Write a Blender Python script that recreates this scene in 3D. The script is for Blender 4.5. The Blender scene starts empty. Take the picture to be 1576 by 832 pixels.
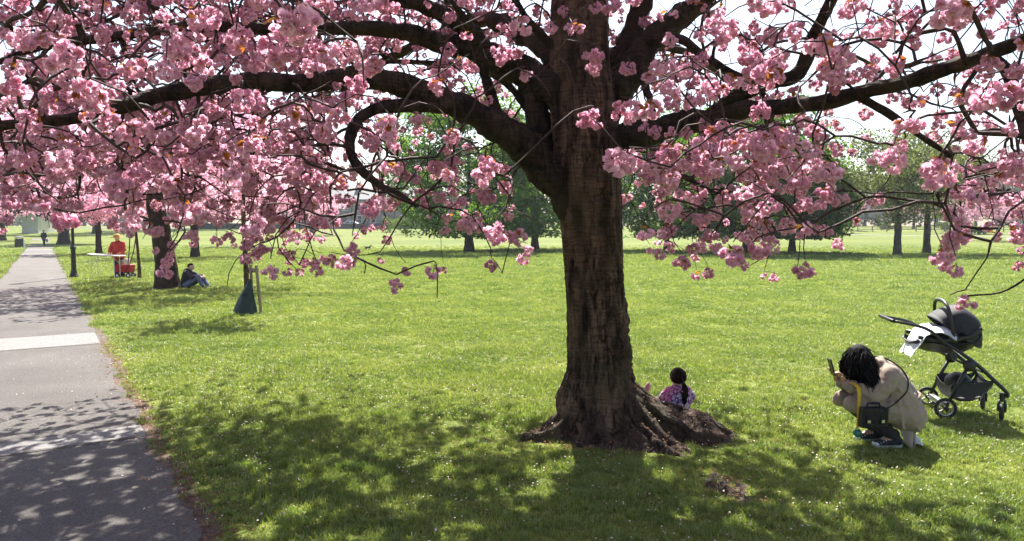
import bpy, bmesh, math, random
import numpy as np
from mathutils import Vector, Matrix, Quaternion, noise

# ------------------------------------------------------------------ camera, sky, sun, exposure
scene = bpy.context.scene
col = scene.collection
F, CX, CY, HZ, CAMZ = 1138.0, 788.0, 416.0, 352.0, 1.88      # photograph: focal length in px, centre, horizon row, eye height
PITCH = math.atan((CY - HZ) / F)
cam_data = bpy.data.cameras.new('camera')
cam_data.sensor_width = 36.0
cam_data.lens = F / 1576.0 * 36.0
cam_data.clip_start = 0.05
cam_data.clip_end = 2000.0
cam = bpy.data.objects.new('camera', cam_data)
cam.location = (0, 0, CAMZ)
cam.rotation_euler = (math.pi / 2 - PITCH, 0, 0)
col.objects.link(cam)
scene.camera = cam

SUN_EL = 52.0
world = bpy.data.worlds.new('World')
scene.world = world
world.use_nodes = True
wn = world.node_tree
for n in list(wn.nodes): wn.nodes.remove(n)
sky = wn.nodes.new('ShaderNodeTexSky')
sky.sky_type = 'NISHITA'
sky.sun_disc = False
sky.sun_elevation = math.radians(SUN_EL)
sky.sun_rotation = 0.0
sky.air_density = 1.0
sky.dust_density = 2.0
sky.ozone_density = 1.0
bg = wn.nodes.new('ShaderNodeBackground')
bg.inputs['Strength'].default_value = 0.075
wo = wn.nodes.new('ShaderNodeOutputWorld')
wn.links.new(sky.outputs[0], bg.inputs[0])
wn.links.new(bg.outputs[0], wo.inputs[0])

sun_d = bpy.data.lights.new('sun', 'SUN')
sun_d.energy = 5.0
sun_d.angle = math.radians(0.53)
sun_d.color = (1.0, 0.955, 0.88)
sun = bpy.data.objects.new('sun', sun_d)
sun.location = (0, 60, 80)
sun.rotation_euler = (-math.radians(90 - SUN_EL), 0, 0)
col.objects.link(sun)

scene.view_settings.view_transform = 'Standard'
scene.view_settings.look = 'None'
scene.view_settings.gamma = 1.0
scene.view_settings.exposure = 1.75
scene.view_settings.use_curve_mapping = False
scene.render.engine = 'CYCLES'
scene.cycles.max_bounces = 9
scene.cycles.diffuse_bounces = 6
scene.cycles.transmission_bounces = 6
scene.cycles.transparent_max_bounces = 6
scene.cycles.use_denoising = True

rng = np.random.default_rng(7)
random.seed(7)
SHK = 1.0 / math.tan(math.radians(SUN_EL))                    # shadow length per metre of height, falling towards -Y

# ------------------------------------------------------------------ helpers
def at(px, py, Y):
    """World point at depth Y seen at photograph pixel (px, py)."""
    u = (px - CX) / F; v = (CY - py) / F
    cp, sp = math.cos(PITCH), math.sin(PITCH)
    y = cp + v * sp; z = -sp + v * cp
    t = Y / y
    return Vector((u * t, Y, CAMZ + z * t))

def proj(P):
    """Photograph pixels of world points (N,3)."""
    P = np.asarray(P, float).reshape(-1, 3)
    cp, sp = math.cos(PITCH), math.sin(PITCH)
    dz = P[:, 2] - CAMZ
    w = P[:, 1] * cp - dz * sp
    v = P[:, 1] * sp + dz * cp
    return CX + F * P[:, 0] / w, CY - F * v / w

def sstep(t):
    t = np.clip(t, 0, 1); return t * t * (3 - 2 * t)

def gz(x, y):
    """Height of the park ground."""
    return float(2.6 * sstep((y - 70) / 120.0) + 0.025 * math.sin(0.35 * x + 1.3) * math.sin(0.28 * y))

def gp(px, py):
    d = at(px, py, 1.0) - Vector((0, 0, CAMZ))
    t = 1.0
    Y = CAMZ / max(1e-4, -d.z)
    for _ in range(12):
        Y = (CAMZ - gz(d.x * Y, Y)) / max(1e-4, -d.z)
    return Vector((d.x * Y, Y, gz(d.x * Y, Y)))

def onground(px, Y):
    x = (px - CX) / F * Y
    return Vector((x, Y, gz(x, Y)))

def N(nt, typ, **kw):
    n = nt.nodes.new(typ)
    for k, v in kw.items():
        if k in n.inputs: n.inputs[k].default_value = v
        else: setattr(n, k, v)
    return n

def ramp(nt, fac, stops):
    r = nt.nodes.new('ShaderNodeValToRGB')
    e = r.color_ramp.elements
    while len(e) < len(stops): e.new(0.5)
    for i, (p, c) in enumerate(stops):
        e[i].position = p; e[i].color = (*c, 1)
    nt.links.new(fac, r.inputs[0])
    return r

def mat(name, c1, c2=None, scale=20.0, rough=0.7, bump=0.0, stretch=(1, 1, 1), metal=0.0, detail=4, bump_scale=None, spec=0.5, lo=0.3, hi=0.7):
    """Procedural principled material: two colours mixed by noise, optional bump."""
    m = bpy.data.materials.new(name); m.use_nodes = True
    nt = m.node_tree; p = nt.nodes['Principled BSDF']
    p.inputs['Roughness'].default_value = rough
    p.inputs['Metallic'].default_value = metal
    p.inputs['Specular IOR Level'].default_value = spec
    tc = nt.nodes.new('ShaderNodeTexCoord')
    mp = nt.nodes.new('ShaderNodeMapping'); mp.inputs['Scale'].default_value = stretch
    nt.links.new(tc.outputs['Object'], mp.inputs[0])
    nz = N(nt, 'ShaderNodeTexNoise', Scale=scale, Detail=detail)
    nt.links.new(mp.outputs[0], nz.inputs['Vector'])
    if c2 is None: c2 = tuple(min(1, c * 1.18 + 0.003) for c in c1); c1 = tuple(c * 0.85 for c in c1)
    r = ramp(nt, nz.outputs[0], [(lo, c1), (hi, c2)])
    nt.links.new(r.outputs[0], p.inputs['Base Color'])
    if bump:
        b = N(nt, 'ShaderNodeBump', Strength=bump, Distance=0.02)
        if bump_scale:
            n2 = N(nt, 'ShaderNodeTexNoise', Scale=bump_scale, Detail=6); nt.links.new(mp.outputs[0], n2.inputs['Vector'])
            nt.links.new(n2.outputs[0], b.inputs['Height'])
        else: nt.links.new(nz.outputs[0], b.inputs['Height'])
        nt.links.new(b.outputs[0], p.inputs['Normal'])
    return m

def leafmat(name, stops, trans=0.5, tr_gain=(1.2, 1.2, 0.8), scale=3.0, inst=0.5, gloss=0.0):
    """Thin leaf or petal: diffuse plus translucent, colour from noise in space and a random value per piece."""
    m = bpy.data.materials.new(name); m.use_nodes = True
    nt = m.node_tree
    for n in list(nt.nodes): nt.nodes.remove(n)
    out = nt.nodes.new('ShaderNodeOutputMaterial')
    geo = nt.nodes.new('ShaderNodeNewGeometry')
    oi = nt.nodes.new('ShaderNodeObjectInfo')
    nz = N(nt, 'ShaderNodeTexNoise', Scale=scale, Detail=2)
    nt.links.new(geo.outputs['Position'], nz.inputs['Vector'])
    add = N(nt, 'ShaderNodeMath', operation='ADD'); nt.links.new(geo.outputs['Random Per Island'], add.inputs[0]); nt.links.new(oi.outputs['Random'], add.inputs[1])
    mul = N(nt, 'ShaderNodeMath', operation='MULTIPLY_ADD'); nt.links.new(add.outputs[0], mul.inputs[0]); mul.inputs[1].default_value = inst * 0.5
    mul2 = N(nt, 'ShaderNodeMath', operation='MULTIPLY'); nt.links.new(nz.outputs[0], mul2.inputs[0]); mul2.inputs[1].default_value = 1 - inst
    nt.links.new(mul2.outputs[0], mul.inputs[2])
    r = ramp(nt, mul.outputs[0], stops)
    d = nt.nodes.new('ShaderNodeBsdfDiffuse'); nt.links.new(r.outputs[0], d.inputs[0])
    t = nt.nodes.new('ShaderNodeBsdfTranslucent')
    g = N(nt, 'ShaderNodeMix', data_type='RGBA', blend_type='MULTIPLY'); g.inputs[0].default_value = 1.0
    nt.links.new(r.outputs[0], g.inputs[6]); g.inputs[7].default_value = (*tr_gain, 1)
    nt.links.new(g.outputs[2], t.inputs[0])
    mx = nt.nodes.new('ShaderNodeMixShader'); mx.inputs[0].default_value = trans
    nt.links.new(d.outputs[0], mx.inputs[1]); nt.links.new(t.outputs[0], mx.inputs[2])
    last = mx
    if gloss:
        gl = N(nt, 'ShaderNodeBsdfGlossy', Roughness=0.4)
        m2 = nt.nodes.new('ShaderNodeMixShader'); m2.inputs[0].default_value = gloss
        nt.links.new(mx.outputs[0], m2.inputs[1]); nt.links.new(gl.outputs[0], m2.inputs[2]); last = m2
    nt.links.new(last.outputs[0], out.inputs[0])
    return m

def link(o, parent=None):
    col.objects.link(o)
    if parent is not None: o.parent = parent
    return o

def tag(o, label=None, cat=None, group=None, kind=None):
    if label: o['label'] = label
    if cat: o['category'] = cat
    if group: o['group'] = group
    if kind: o['kind'] = kind
    return o

def empty(name, loc=(0, 0, 0), rz=0.0, label=None, cat=None, group=None):
    o = bpy.data.objects.new(name, None); o.location = loc; o.rotation_euler = (0, 0, rz)
    o.empty_display_size = 0.1
    link(o); tag(o, label, cat, group); return o

def mesh_np(name, V, Fc, mats=None, smooth=False, mi=None):
    """Mesh from arrays; Fc is an (N,3) or (N,4) array or a list of such arrays."""
    me = bpy.data.meshes.new(name)
    V = np.asarray(V, np.float32).reshape(-1, 3)
    if not isinstance(Fc, list): Fc = [Fc]
    Fc = [np.asarray(f, np.int32) for f in Fc if len(f)]
    loops = np.concatenate([f.ravel() for f in Fc]); cnt = np.concatenate([np.full(len(f), f.shape[1], np.int32) for f in Fc])
    starts = np.concatenate([[0], np.cumsum(cnt)[:-1]]).astype(np.int32)
    me.vertices.add(len(V)); me.vertices.foreach_set('co', V.ravel())
    me.loops.add(len(loops)); me.loops.foreach_set('vertex_index', loops)
    me.polygons.add(len(cnt)); me.polygons.foreach_set('loop_start', starts); me.polygons.foreach_set('loop_total', cnt)
    if smooth: me.polygons.foreach_set('use_smooth', np.ones(len(cnt), bool))
    if mi is not None: me.polygons.foreach_set('material_index', np.asarray(mi, np.int32))
    if mats is not None:
        for m in (mats if isinstance(mats, (list, tuple)) else [mats]): me.materials.append(m)
    me.update(calc_edges=True); me.validate()
    return me

def obj_np(name, V, Fc, mats, parent=None, smooth=False, mi=None):
    return link(bpy.data.objects.new(name, mesh_np(name, V, Fc, mats, smooth, mi)), parent)

def frames(P):
    """Parallel-transported frames along a polyline (n,3)."""
    P = np.asarray(P, float); n = len(P)
    T = np.gradient(P, axis=0); T /= np.linalg.norm(T, axis=1, keepdims=True) + 1e-12
    a = np.array([0, 0, 1.0]) if abs(T[0][2]) < 0.9 else np.array([1.0, 0, 0])
    U = np.zeros_like(P); u = np.cross(T[0], a); u /= np.linalg.norm(u); U[0] = u
    for i in range(1, n):
        u = U[i - 1] - T[i] * np.dot(U[i - 1], T[i]); u /= np.linalg.norm(u) + 1e-12; U[i] = u
    return T, U, np.cross(T, U)

class MB:
    """Collects shapes of one part into one mesh."""
    def __init__(s): s.V = []; s.F = []; s.n = 0; s.M = []
    def add(s, V, Fc, m=0):
        V = np.asarray(V, float).reshape(-1, 3)
        for f in Fc: s.F.append([int(i) + s.n for i in f]); s.M.append(m)
        s.V.append(V); s.n += len(V); return s
    def box(s, c, d, rot=None, taper=1.0, m=0):
        x, y, z = d[0] / 2, d[1] / 2, d[2] / 2
        V = np.array([(-x, -y, -z), (x, -y, -z), (x, y, -z), (-x, y, -z), (-x * taper, -y * taper, z), (x * taper, -y * taper, z), (x * taper, y * taper, z), (-x * taper, y * taper, z)])
        if rot is not None: V = V @ np.array(rot.to_3x3()).T
        return s.add(V + np.array(c), [(0, 3, 2, 1), (4, 5, 6, 7), (0, 1, 5, 4), (1, 2, 6, 5), (2, 3, 7, 6), (3, 0, 4, 7)], m)
    def tube(s, P, r, n=8, cap=True, flat=1.0, m=0):
        P = np.asarray([tuple(p) for p in P], float); k = len(P)
        r = np.broadcast_to(np.asarray(r, float), (k,))
        T, U, W = frames(P)
        a = np.linspace(0, 2 * math.pi, n, endpoint=False)
        V = P[:, None] + r[:, None, None] * (np.cos(a)[None, :, None] * U[:, None] + flat * np.sin(a)[None, :, None] * W[:, None])
        Fc = [(i * n + j, i * n + (j + 1) % n, (i + 1) * n + (j + 1) % n, (i + 1) * n + j) for i in range(k - 1) for j in range(n)]
        if cap: Fc += [tuple(range(n - 1, -1, -1)), tuple((k - 1) * n + j for j in range(n))]
        return s.add(V.reshape(-1, 3), Fc, m)
    def ball(s, c, r, nu=12, nv=8, rot=None, m=0):
        r = np.broadcast_to(np.asarray(r, float), (3,))
        V = [(0, 0, -1)]
        for i in range(1, nv):
            t = -math.pi / 2 + math.pi * i / nv
            for j in range(nu): V.append((math.cos(t) * math.cos(2 * math.pi * j / nu), math.cos(t) * math.sin(2 * math.pi * j / nu), math.sin(t)))
        V.append((0, 0, 1)); V = np.array(V) * r
        if rot is not None: V = V @ np.array(rot.to_3x3()).T
        Fc = [(0, 1 + (j + 1) % nu, 1 + j) for j in range(nu)]
        for i in range(nv - 2):
            for j in range(nu): a = 1 + i * nu; Fc.append((a + j, a + (j + 1) % nu, a + nu + (j + 1) % nu, a + nu + j))
        e = 1 + (nv - 2) * nu; t = len(V) - 1
        Fc += [(e + j, e + (j + 1) % nu, t) for j in range(nu)]
        return s.add(V + np.array(c), Fc, m)
    def lathe(s, c, prof, n=16, axis='z', m=0):
        V = []
        for (r, h) in prof:
            for j in range(n):
                a = 2 * math.pi * j / n; x, y = r * math.cos(a), r * math.sin(a)
                V.append({'z': (x, y, h), 'x': (h, x, y), 'y': (x, h, y)}[axis])
        Fc = [(i * n + j, i * n + (j + 1) % n, (i + 1) * n + (j + 1) % n, (i + 1) * n + j) for i in range(len(prof) - 1) for j in range(n)]
        Fc += [tuple(range(n - 1, -1, -1)), tuple((len(prof) - 1) * n + j for j in range(n))]
        return s.add(np.array(V) + np.array(c), Fc, m)
    def sheet(s, G, thick=0.0, m=0):
        """Grid of points (r,c,3) as a surface, optionally with thickness."""
        G = np.asarray(G, float); r, c = G.shape[:2]
        idx = np.arange(r * c).reshape(r, c)
        Fc = [(idx[i, j], idx[i, j + 1], idx[i + 1, j + 1], idx[i + 1, j]) for i in range(r - 1) for j in range(c - 1)]
        if not thick: return s.add(G.reshape(-1, 3), Fc, m)
        du = np.gradient(G, axis=1); dv = np.gradient(G, axis=0)
        nn = np.cross(du, dv); nn /= np.linalg.norm(nn, axis=2, keepdims=True) + 1e-9
        B = G - nn * thick; o = r * c
        F2 = Fc + [tuple(i + o for i in reversed(f)) for f in Fc]
        ring = [(i, 0) for i in range(r)] + [(r - 1, j) for j in range(1, c)] + [(i, c - 1) for i in range(r - 2, -1, -1)] + [(0, j) for j in range(c - 2, 0, -1)]
        ids = [idx[a] for a in ring]
        for k in range(len(ids)):
            a, b = ids[k], ids[(k + 1) % len(ids)]; F2.append((a, a + o, b + o, b))
        return s.add(np.concatenate([G.reshape(-1, 3), B.reshape(-1, 3)]), F2, m)
    def build(s, name, mats, parent=None, smooth=False, bevel=0.0):
        me = bpy.data.meshes.new(name)
        me.from_pydata(np.concatenate(s.V).tolist(), [], s.F)
        for m in (mats if isinstance(mats, (list, tuple)) else [mats]): me.materials.append(m)
        me.polygons.foreach_set('material_index', np.array(s.M, np.int32))
        if smooth: me.polygons.foreach_set('use_smooth', np.ones(len(s.F), bool))
        me.update()
        o = link(bpy.data.objects.new(name, me), parent)
        if bevel:
            b = o.modifiers.new('bevel', 'BEVEL'); b.width = bevel; b.segments = 2; b.limit_method = 'ANGLE'
        return o

def smooth_path(P, R, step):
    """Catmull-Rom resampling of a polyline with radii."""
    P = np.asarray([tuple(p) for p in P], float); R = np.asarray(R, float)
    Q = np.concatenate([[2 * P[0] - P[1]], P, [2 * P[-1] - P[-2]]]); out = []; ro = []
    for i in range(len(P) - 1):
        a, b, c, d = Q[i:i + 4]; n = max(2, int(np.linalg.norm(c - b) / step))
        for k in range(n):
            t = k / n
            out.append(0.5 * (2 * b + (c - a) * t + (2 * a - 5 * b + 4 * c - d) * t * t + (3 * b - a - 3 * c + d) * t ** 3))
            ro.append(R[i] + (R[i + 1] - R[i]) * t)
    out.append(P[-1]); ro.append(R[-1])
    return np.array(out), np.array(ro)

def tube_np(P, R, n=6):
    P = np.asarray(P, float); k = len(P)
    T, U, W = frames(P)
    a = np.linspace(0, 2 * math.pi, n, endpoint=False)
    V = (P[:, None] + np.asarray(R)[:, None, None] * (np.cos(a)[None, :, None] * U[:, None] + np.sin(a)[None, :, None] * W[:, None])).reshape(-1, 3)
    i, j = np.meshgrid(np.arange(k - 1), np.arange(n), indexing='ij')
    Fc = np.stack([i * n + j, i * n + (j + 1) % n, (i + 1) * n + (j + 1) % n, (i + 1) * n + j], -1).reshape(-1, 4)
    return V, Fc

class Cat:
    """Concatenates many (V, F) pieces into one mesh quickly."""
    def __init__(s): s.V = []; s.F = []; s.n = 0
    def add(s, V, Fc): s.V.append(V); s.F.append(np.asarray(Fc) + s.n); s.n += len(V)
    def build(s, name, m, parent=None, smooth=True): return obj_np(name, np.concatenate(s.V), np.concatenate(s.F), m, parent, smooth)

def grow(targets, base, step=0.12, rmin=0.0035, power=0.42, arch=0.18, lenw=0.25, jitter=0.05, seed=1, rmax=None):
    """Grow twigs from base nodes (n,4: xyz + radius) to targets; returns list of (points, radii) chains."""
    g = np.random.default_rng(seed)
    targets = np.asarray(targets, float); base = np.asarray(base, float)
    nb = len(base); cap = nb + len(targets) * 14
    P = np.zeros((cap, 3)); P[:nb] = base[:, :3]
    L = np.zeros(cap); L[:nb] = base[:, 4] if base.shape[1] > 4 else 0; lim = np.full(cap, 9.0); lim[:nb] = base[:, 3] * 0.85; D = np.zeros((cap, 3)); par = np.full(cap, -1)
    n = nb
    order = np.argsort([np.min(np.sum((base[:, :3] - t) ** 2, 1)) for t in targets])
    chains = []
    for ti in order:
        t = targets[ti]
        d = np.linalg.norm(P[:n] - t, axis=1)
        cost = d + lenw * L[:n] + 0.35 * np.maximum(0, P[:n, 2] * 0 + t[2] - P[:n, 2] - 0.5)
        i = int(np.argmin(cost)); dist = d[i]
        k = int(min(12, max(2, math.ceil(dist / step))))
        c = (P[i] + t) / 2 + np.array([0, 0, arch * dist]) + D[i] * dist * 0.25 + g.normal(0, jitter * dist, 3)
        s = np.linspace(0, 1, k + 1)[1:, None]
        Q = (1 - s) ** 2 * P[i] + 2 * s * (1 - s) * c + s * s * t
        if k > 2: Q[:-1] += g.normal(0, 0.012 * min(1, dist), (k - 1, 3))
        ids = np.arange(n, n + k)
        P[ids] = Q; L[ids] = L[i] + dist * s[:, 0]
        seg = np.diff(np.concatenate([P[i][None], Q]), axis=0); D[ids] = seg / (np.linalg.norm(seg, axis=1, keepdims=True) + 1e-9)
        par[ids] = np.concatenate([[i], ids[:-1]]); lim[ids] = np.maximum(rmin, lim[i] * 0.985 ** np.arange(1, k + 1)); n += k
        chains.append((i, ids, ti))
    cnt = np.zeros(n)
    cnt[[c[1][-1] for c in chains]] = 1
    for i in range(n - 1, nb - 1, -1):
        if par[i] >= 0: cnt[par[i]] += cnt[i]
    R = rmin * np.maximum(1, cnt) ** power
    R = np.minimum(R, lim[:n])
    if rmax: R = np.minimum(R, rmax)
    out = []
    for (i, ids, ti) in chains:
        idx = np.concatenate([[i], ids]); r = R[idx].copy()
        r[0] = r[1]
        if i < nb: r[0] = min(base[i, 3], r[1] * 1.35)
        r[-1] *= 0.75
        out.append((P[idx], r, ti))
    return out

def gn_instances(name, pts, rot, scl, idx, sources, parent=None):
    """One object whose geometry nodes put light copies of the source meshes on its points."""
    c = bpy.data.collections.new(name + '_sources')
    for k, me in enumerate(sources):
        c.objects.link(bpy.data.objects.new('%s_source_%02d' % (name, k), me))
    me = bpy.data.meshes.new(name)
    n = len(pts); me.vertices.add(n); me.vertices.foreach_set('co', np.asarray(pts, np.float32).ravel())
    a = me.attributes.new('rot', 'FLOAT_VECTOR', 'POINT'); a.data.foreach_set('vector', np.asarray(rot, np.float32).ravel())
    a = me.attributes.new('scl', 'FLOAT_VECTOR', 'POINT'); a.data.foreach_set('vector', np.asarray(scl, np.float32).ravel())
    a = me.attributes.new('pick', 'INT', 'POINT'); a.data.foreach_set('value', np.asarray(idx, np.int32))
    o = link(bpy.data.objects.new(name, me), parent)
    ng = bpy.data.node_groups.new(name + '_scatter', 'GeometryNodeTree')
    ng.interface.new_socket('Geometry', in_out='INPUT', socket_type='NodeSocketGeometry')
    ng.interface.new_socket('Geometry', in_out='OUTPUT', socket_type='NodeSocketGeometry')
    gi = ng.nodes.new('NodeGroupInput'); go = ng.nodes.new('NodeGroupOutput')
    ci = ng.nodes.new('GeometryNodeCollectionInfo'); ci.inputs['Collection'].default_value = c
    ci.inputs['Separate Children'].default_value = True; ci.inputs['Reset Children'].default_value = True
    ip = ng.nodes.new('GeometryNodeInstanceOnPoints'); ip.inputs['Pick Instance'].default_value = True
    def attr(nm, ty):
        q = ng.nodes.new('GeometryNodeInputNamedAttribute'); q.data_type = ty; q.inputs['Name'].default_value = nm
        return [s for s in q.outputs if s.enabled and s.name == 'Attribute'][0]
    ng.links.new(gi.outputs[0], ip.inputs['Points'])
    ng.links.new(ci.outputs[0], ip.inputs['Instance'])
    ng.links.new(attr('pick', 'INT'), ip.inputs['Instance Index'])
    e2r = ng.nodes.new('FunctionNodeEulerToRotation')
    ng.links.new(attr('rot', 'FLOAT_VECTOR'), e2r.inputs[0])
    ng.links.new(e2r.outputs[0], ip.inputs['Rotation'])
    ng.links.new(attr('scl', 'FLOAT_VECTOR'), ip.inputs['Scale'])
    ng.links.new(ip.outputs[0], go.inputs[0])
    md = o.modifiers.new('scatter', 'NODES'); md.node_group = ng
    return o

def nz3(p, s, o=0.0):
    return noise.noise(Vector((p[0] * s + o, p[1] * s - o, p[2] * s + 2 * o)))

# ------------------------------------------------------------------ shared materials
def grass_ground_mat():
    m = bpy.data.materials.new('lawn'); m.use_nodes = True
    nt = m.node_tree; p = nt.nodes['Principled BSDF']; p.inputs['Roughness'].default_value = 0.9; p.inputs['Specular IOR Level'].default_value = 0.1
    geo = nt.nodes.new('ShaderNodeNewGeometry')
    n1 = N(nt, 'ShaderNodeTexNoise', Scale=0.09, Detail=5); n2 = N(nt, 'ShaderNodeTexNoise', Scale=2.2, Detail=6); n3 = N(nt, 'ShaderNodeTexNoise', Scale=38.0, Detail=3)
    mp = nt.nodes.new('ShaderNodeMapping'); mp.inputs['Scale'].default_value = (0.45, 1.0, 1.0)
    nt.links.new(geo.outputs['Position'], mp.inputs[0])
    for q in (n1, n2): nt.links.new(mp.outputs[0], q.inputs['Vector'])
    nt.links.new(geo.outputs['Position'], n3.inputs['Vector'])
    r1 = ramp(nt, n1.outputs[0], [(0.32, (0.104, 0.136, 0.026)), (0.68, (0.156, 0.180, 0.044))])
    r2 = ramp(nt, n2.outputs[0], [(0.3, (0.72, 0.76, 0.70)), (0.7, (1.15, 1.12, 1.1))])
    r3 = ramp(nt, n3.outputs[0], [(0.3, (0.65, 0.68, 0.62)), (0.7, (1.2, 1.18, 1.15))])
    a = N(nt, 'ShaderNodeMix', data_type='RGBA', blend_type='MULTIPLY'); a.inputs[0].default_value = 1
    b = N(nt, 'ShaderNodeMix', data_type='RGBA', blend_type='MULTIPLY'); b.inputs[0].default_value = 1
    nt.links.new(r1.outputs[0], a.inputs[6]); nt.links.new(r2.outputs[0], a.inputs[7])
    nt.links.new(a.outputs[2], b.inputs[6]); nt.links.new(r3.outputs[0], b.inputs[7])
    nt.links.new(b.outputs[2], p.inputs['Base Color'])
    bp = N(nt, 'ShaderNodeBump', Strength=0.6, Distance=0.03); nt.links.new(n3.outputs[0], bp.inputs['Height']); nt.links.new(bp.outputs[0], p.inputs['Normal'])
    return m

def bark_mat(name, dark, light, green=None, bands=True):
    m = bpy.data.materials.new(name); m.use_nodes = True
    nt = m.node_tree; p = nt.nodes['Principled BSDF']; p.inputs['Roughness'].default_value = 0.85; p.inputs['Specular IOR Level'].default_value = 0.2
    geo = nt.nodes.new('ShaderNodeNewGeometry')
    def nn(scale, st, det=5):
        mp = nt.nodes.new('ShaderNodeMapping'); mp.inputs['Scale'].default_value = st
        nt.links.new(geo.outputs['Position'], mp.inputs[0])
        q = N(nt, 'ShaderNodeTexNoise', Scale=scale, Detail=det); nt.links.new(mp.outputs[0], q.inputs['Vector']); return q
    a = nn(9.0, (1, 1, 0.25)); b = nn(14.0, (0.45, 0.45, 3.4) if bands else (1, 1, 0.3)); e = nn(13.0, (1, 1, 0.16), 2); c = nn(60.0, (1, 1, 0.6)); d = nn(2.2, (1, 1, 0.6), 3)
    r = ramp(nt, a.outputs[0], [(0.32, dark), (0.66, light)])
    rb = ramp(nt, b.outputs[0], [(0.38, (0.42, 0.40, 0.38)), (0.58, (1.25, 1.22, 1.18))])
    x = N(nt, 'ShaderNodeMix', data_type='RGBA', blend_type='MULTIPLY'); x.inputs[0].default_value = 0.6
    nt.links.new(r.outputs[0], x.inputs[6]); nt.links.new(rb.outputs[0], x.inputs[7])
    ab = N(nt, 'ShaderNodeMath', operation='SUBTRACT'); nt.links.new(e.outputs[0], ab.inputs[0]); ab.inputs[1].default_value = 0.5
    aa = N(nt, 'ShaderNodeMath', operation='ABSOLUTE'); nt.links.new(ab.outputs[0], aa.inputs[0])
    rk = ramp(nt, aa.outputs[0], [(0.0, (0.10, 0.095, 0.09)), (0.04, (1, 1, 1))])
    xk = N(nt, 'ShaderNodeMix', data_type='RGBA', blend_type='MULTIPLY'); xk.inputs[0].default_value = 0.85
    nt.links.new(x.outputs[2], xk.inputs[6]); nt.links.new(rk.outputs[0], xk.inputs[7])
    last = xk.outputs[2]
    if green:
        rg = ramp(nt, d.outputs[0], [(0.48, (0, 0, 0)), (0.72, (1, 1, 1))])
        g = N(nt, 'ShaderNodeMix', data_type='RGBA'); nt.links.new(rg.outputs[0], g.inputs[0]); nt.links.new(last, g.inputs[6]); g.inputs[7].default_value = (*green, 1); last = g.outputs[2]
    nt.links.new(last, p.inputs['Base Color'])
    ad = N(nt, 'ShaderNodeMath', operation='ADD'); nt.links.new(a.outputs[0], ad.inputs[0]); nt.links.new(b.outputs[0], ad.inputs[1])
    ad2 = N(nt, 'ShaderNodeMath', operation='MULTIPLY_ADD'); nt.links.new(c.outputs[0], ad2.inputs[0]); ad2.inputs[1].default_value = 0.5; nt.links.new(ad.outputs[0], ad2.inputs[2])
    bp = N(nt, 'ShaderNodeBump', Strength=1.0, Distance=0.035); nt.links.new(ad2.outputs[0], bp.inputs['Height']); nt.links.new(bp.outputs[0], p.inputs['Normal'])
    return m

M = {}
M['lawn'] = grass_ground_mat()
M['blade'] = leafmat('grass_blade', [(0.22, (0.080, 0.135, 0.022)), (0.5, (0.180, 0.242, 0.044)), (0.78, (0.36, 0.380, 0.115))], trans=0.45, tr_gain=(1.28, 1.3, 0.82), scale=0.8, inst=0.44, gloss=0.055)
M['bark'] = bark_mat('cherry_bark', (0.020, 0.013, 0.010), (0.195, 0.126, 0.086), green=(0.105, 0.078, 0.040))
M['limb'] = bark_mat('cherry_limb_bark', (0.018, 0.013, 0.010), (0.070, 0.048, 0.036), green=(0.05, 0.042, 0.024))
M['twig'] = mat('cherry_twig_bark', (0.022, 0.011, 0.010), (0.060, 0.030, 0.025), 30, 0.8)
M['far_bark'] = bark_mat('grey_tree_bark', (0.045, 0.040, 0.032), (0.13, 0.115, 0.09), bands=False)
M['dark_bark'] = bark_mat('dark_tree_bark', (0.022, 0.02, 0.016), (0.06, 0.05, 0.04), bands=False)
M['petal'] = leafmat('cherry_petal', [(0.2, (0.71, 0.38, 0.495)), (0.5, (0.835, 0.535, 0.635)), (0.8, (0.92, 0.71, 0.785))], trans=0.54, tr_gain=(1.03, 0.94, 1.0), scale=2.0, inst=0.62)
M['bronze'] = leafmat('young_cherry_leaf', [(0.2, (0.24, 0.085, 0.03)), (0.5, (0.33, 0.14, 0.035)), (0.8, (0.30, 0.19, 0.045))], trans=0.5, tr_gain=(1.3, 1.1, 0.8), scale=5.0)
M['soil'] = mat('bare_soil', (0.042, 0.026, 0.018), (0.130, 0.084, 0.062), 14, 0.95, 0.9, detail=8)
M['root'] = bark_mat('root_bark', (0.020, 0.014, 0.010), (0.105, 0.070, 0.050), green=(0.060, 0.052, 0.026), bands=False)
M['stalk'] = mat('flower_stalk', (0.10, 0.085, 0.03), (0.16, 0.10, 0.05), 40, 0.7)
M['fallen'] = leafmat('fallen_petal', [(0.2, (0.62, 0.50, 0.46)), (0.5, (0.76, 0.62, 0.60)), (0.8, (0.82, 0.76, 0.70))], trans=0.25, tr_gain=(1, 0.9, 0.95))
M['litter'] = leafmat('dead_leaf', [(0.2, (0.13, 0.065, 0.035)), (0.5, (0.22, 0.12, 0.065)), (0.8, (0.30, 0.19, 0.11))], trans=0.15, tr_gain=(1, 0.9, 0.8))
# ------------------------------------------------------------------ ground, path
TREE = Vector((0.72, 6.72, 0.0))                              # foot of the big cherry
PA = np.array([-1.95, 4.46]); PD = np.array([-0.535, 0.845]); PNR = np.array([0.845, 0.535]); PW = 2.15

def edge_w(s):
    return 0.035 * math.sin(2.1 * s) + 0.03 * math.sin(5.3 * s + 1.0) + 0.018 * math.sin(13.7 * s + 2.0)

def path_side(x, y):
    """Signed distance to the right of the path's right edge (positive = lawn on the right)."""
    dx = x - PA[0]; dy = y - PA[1]
    return dx * PNR[0] + dy * PNR[1], dx * PD[0] + dy * PD[1]

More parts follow.
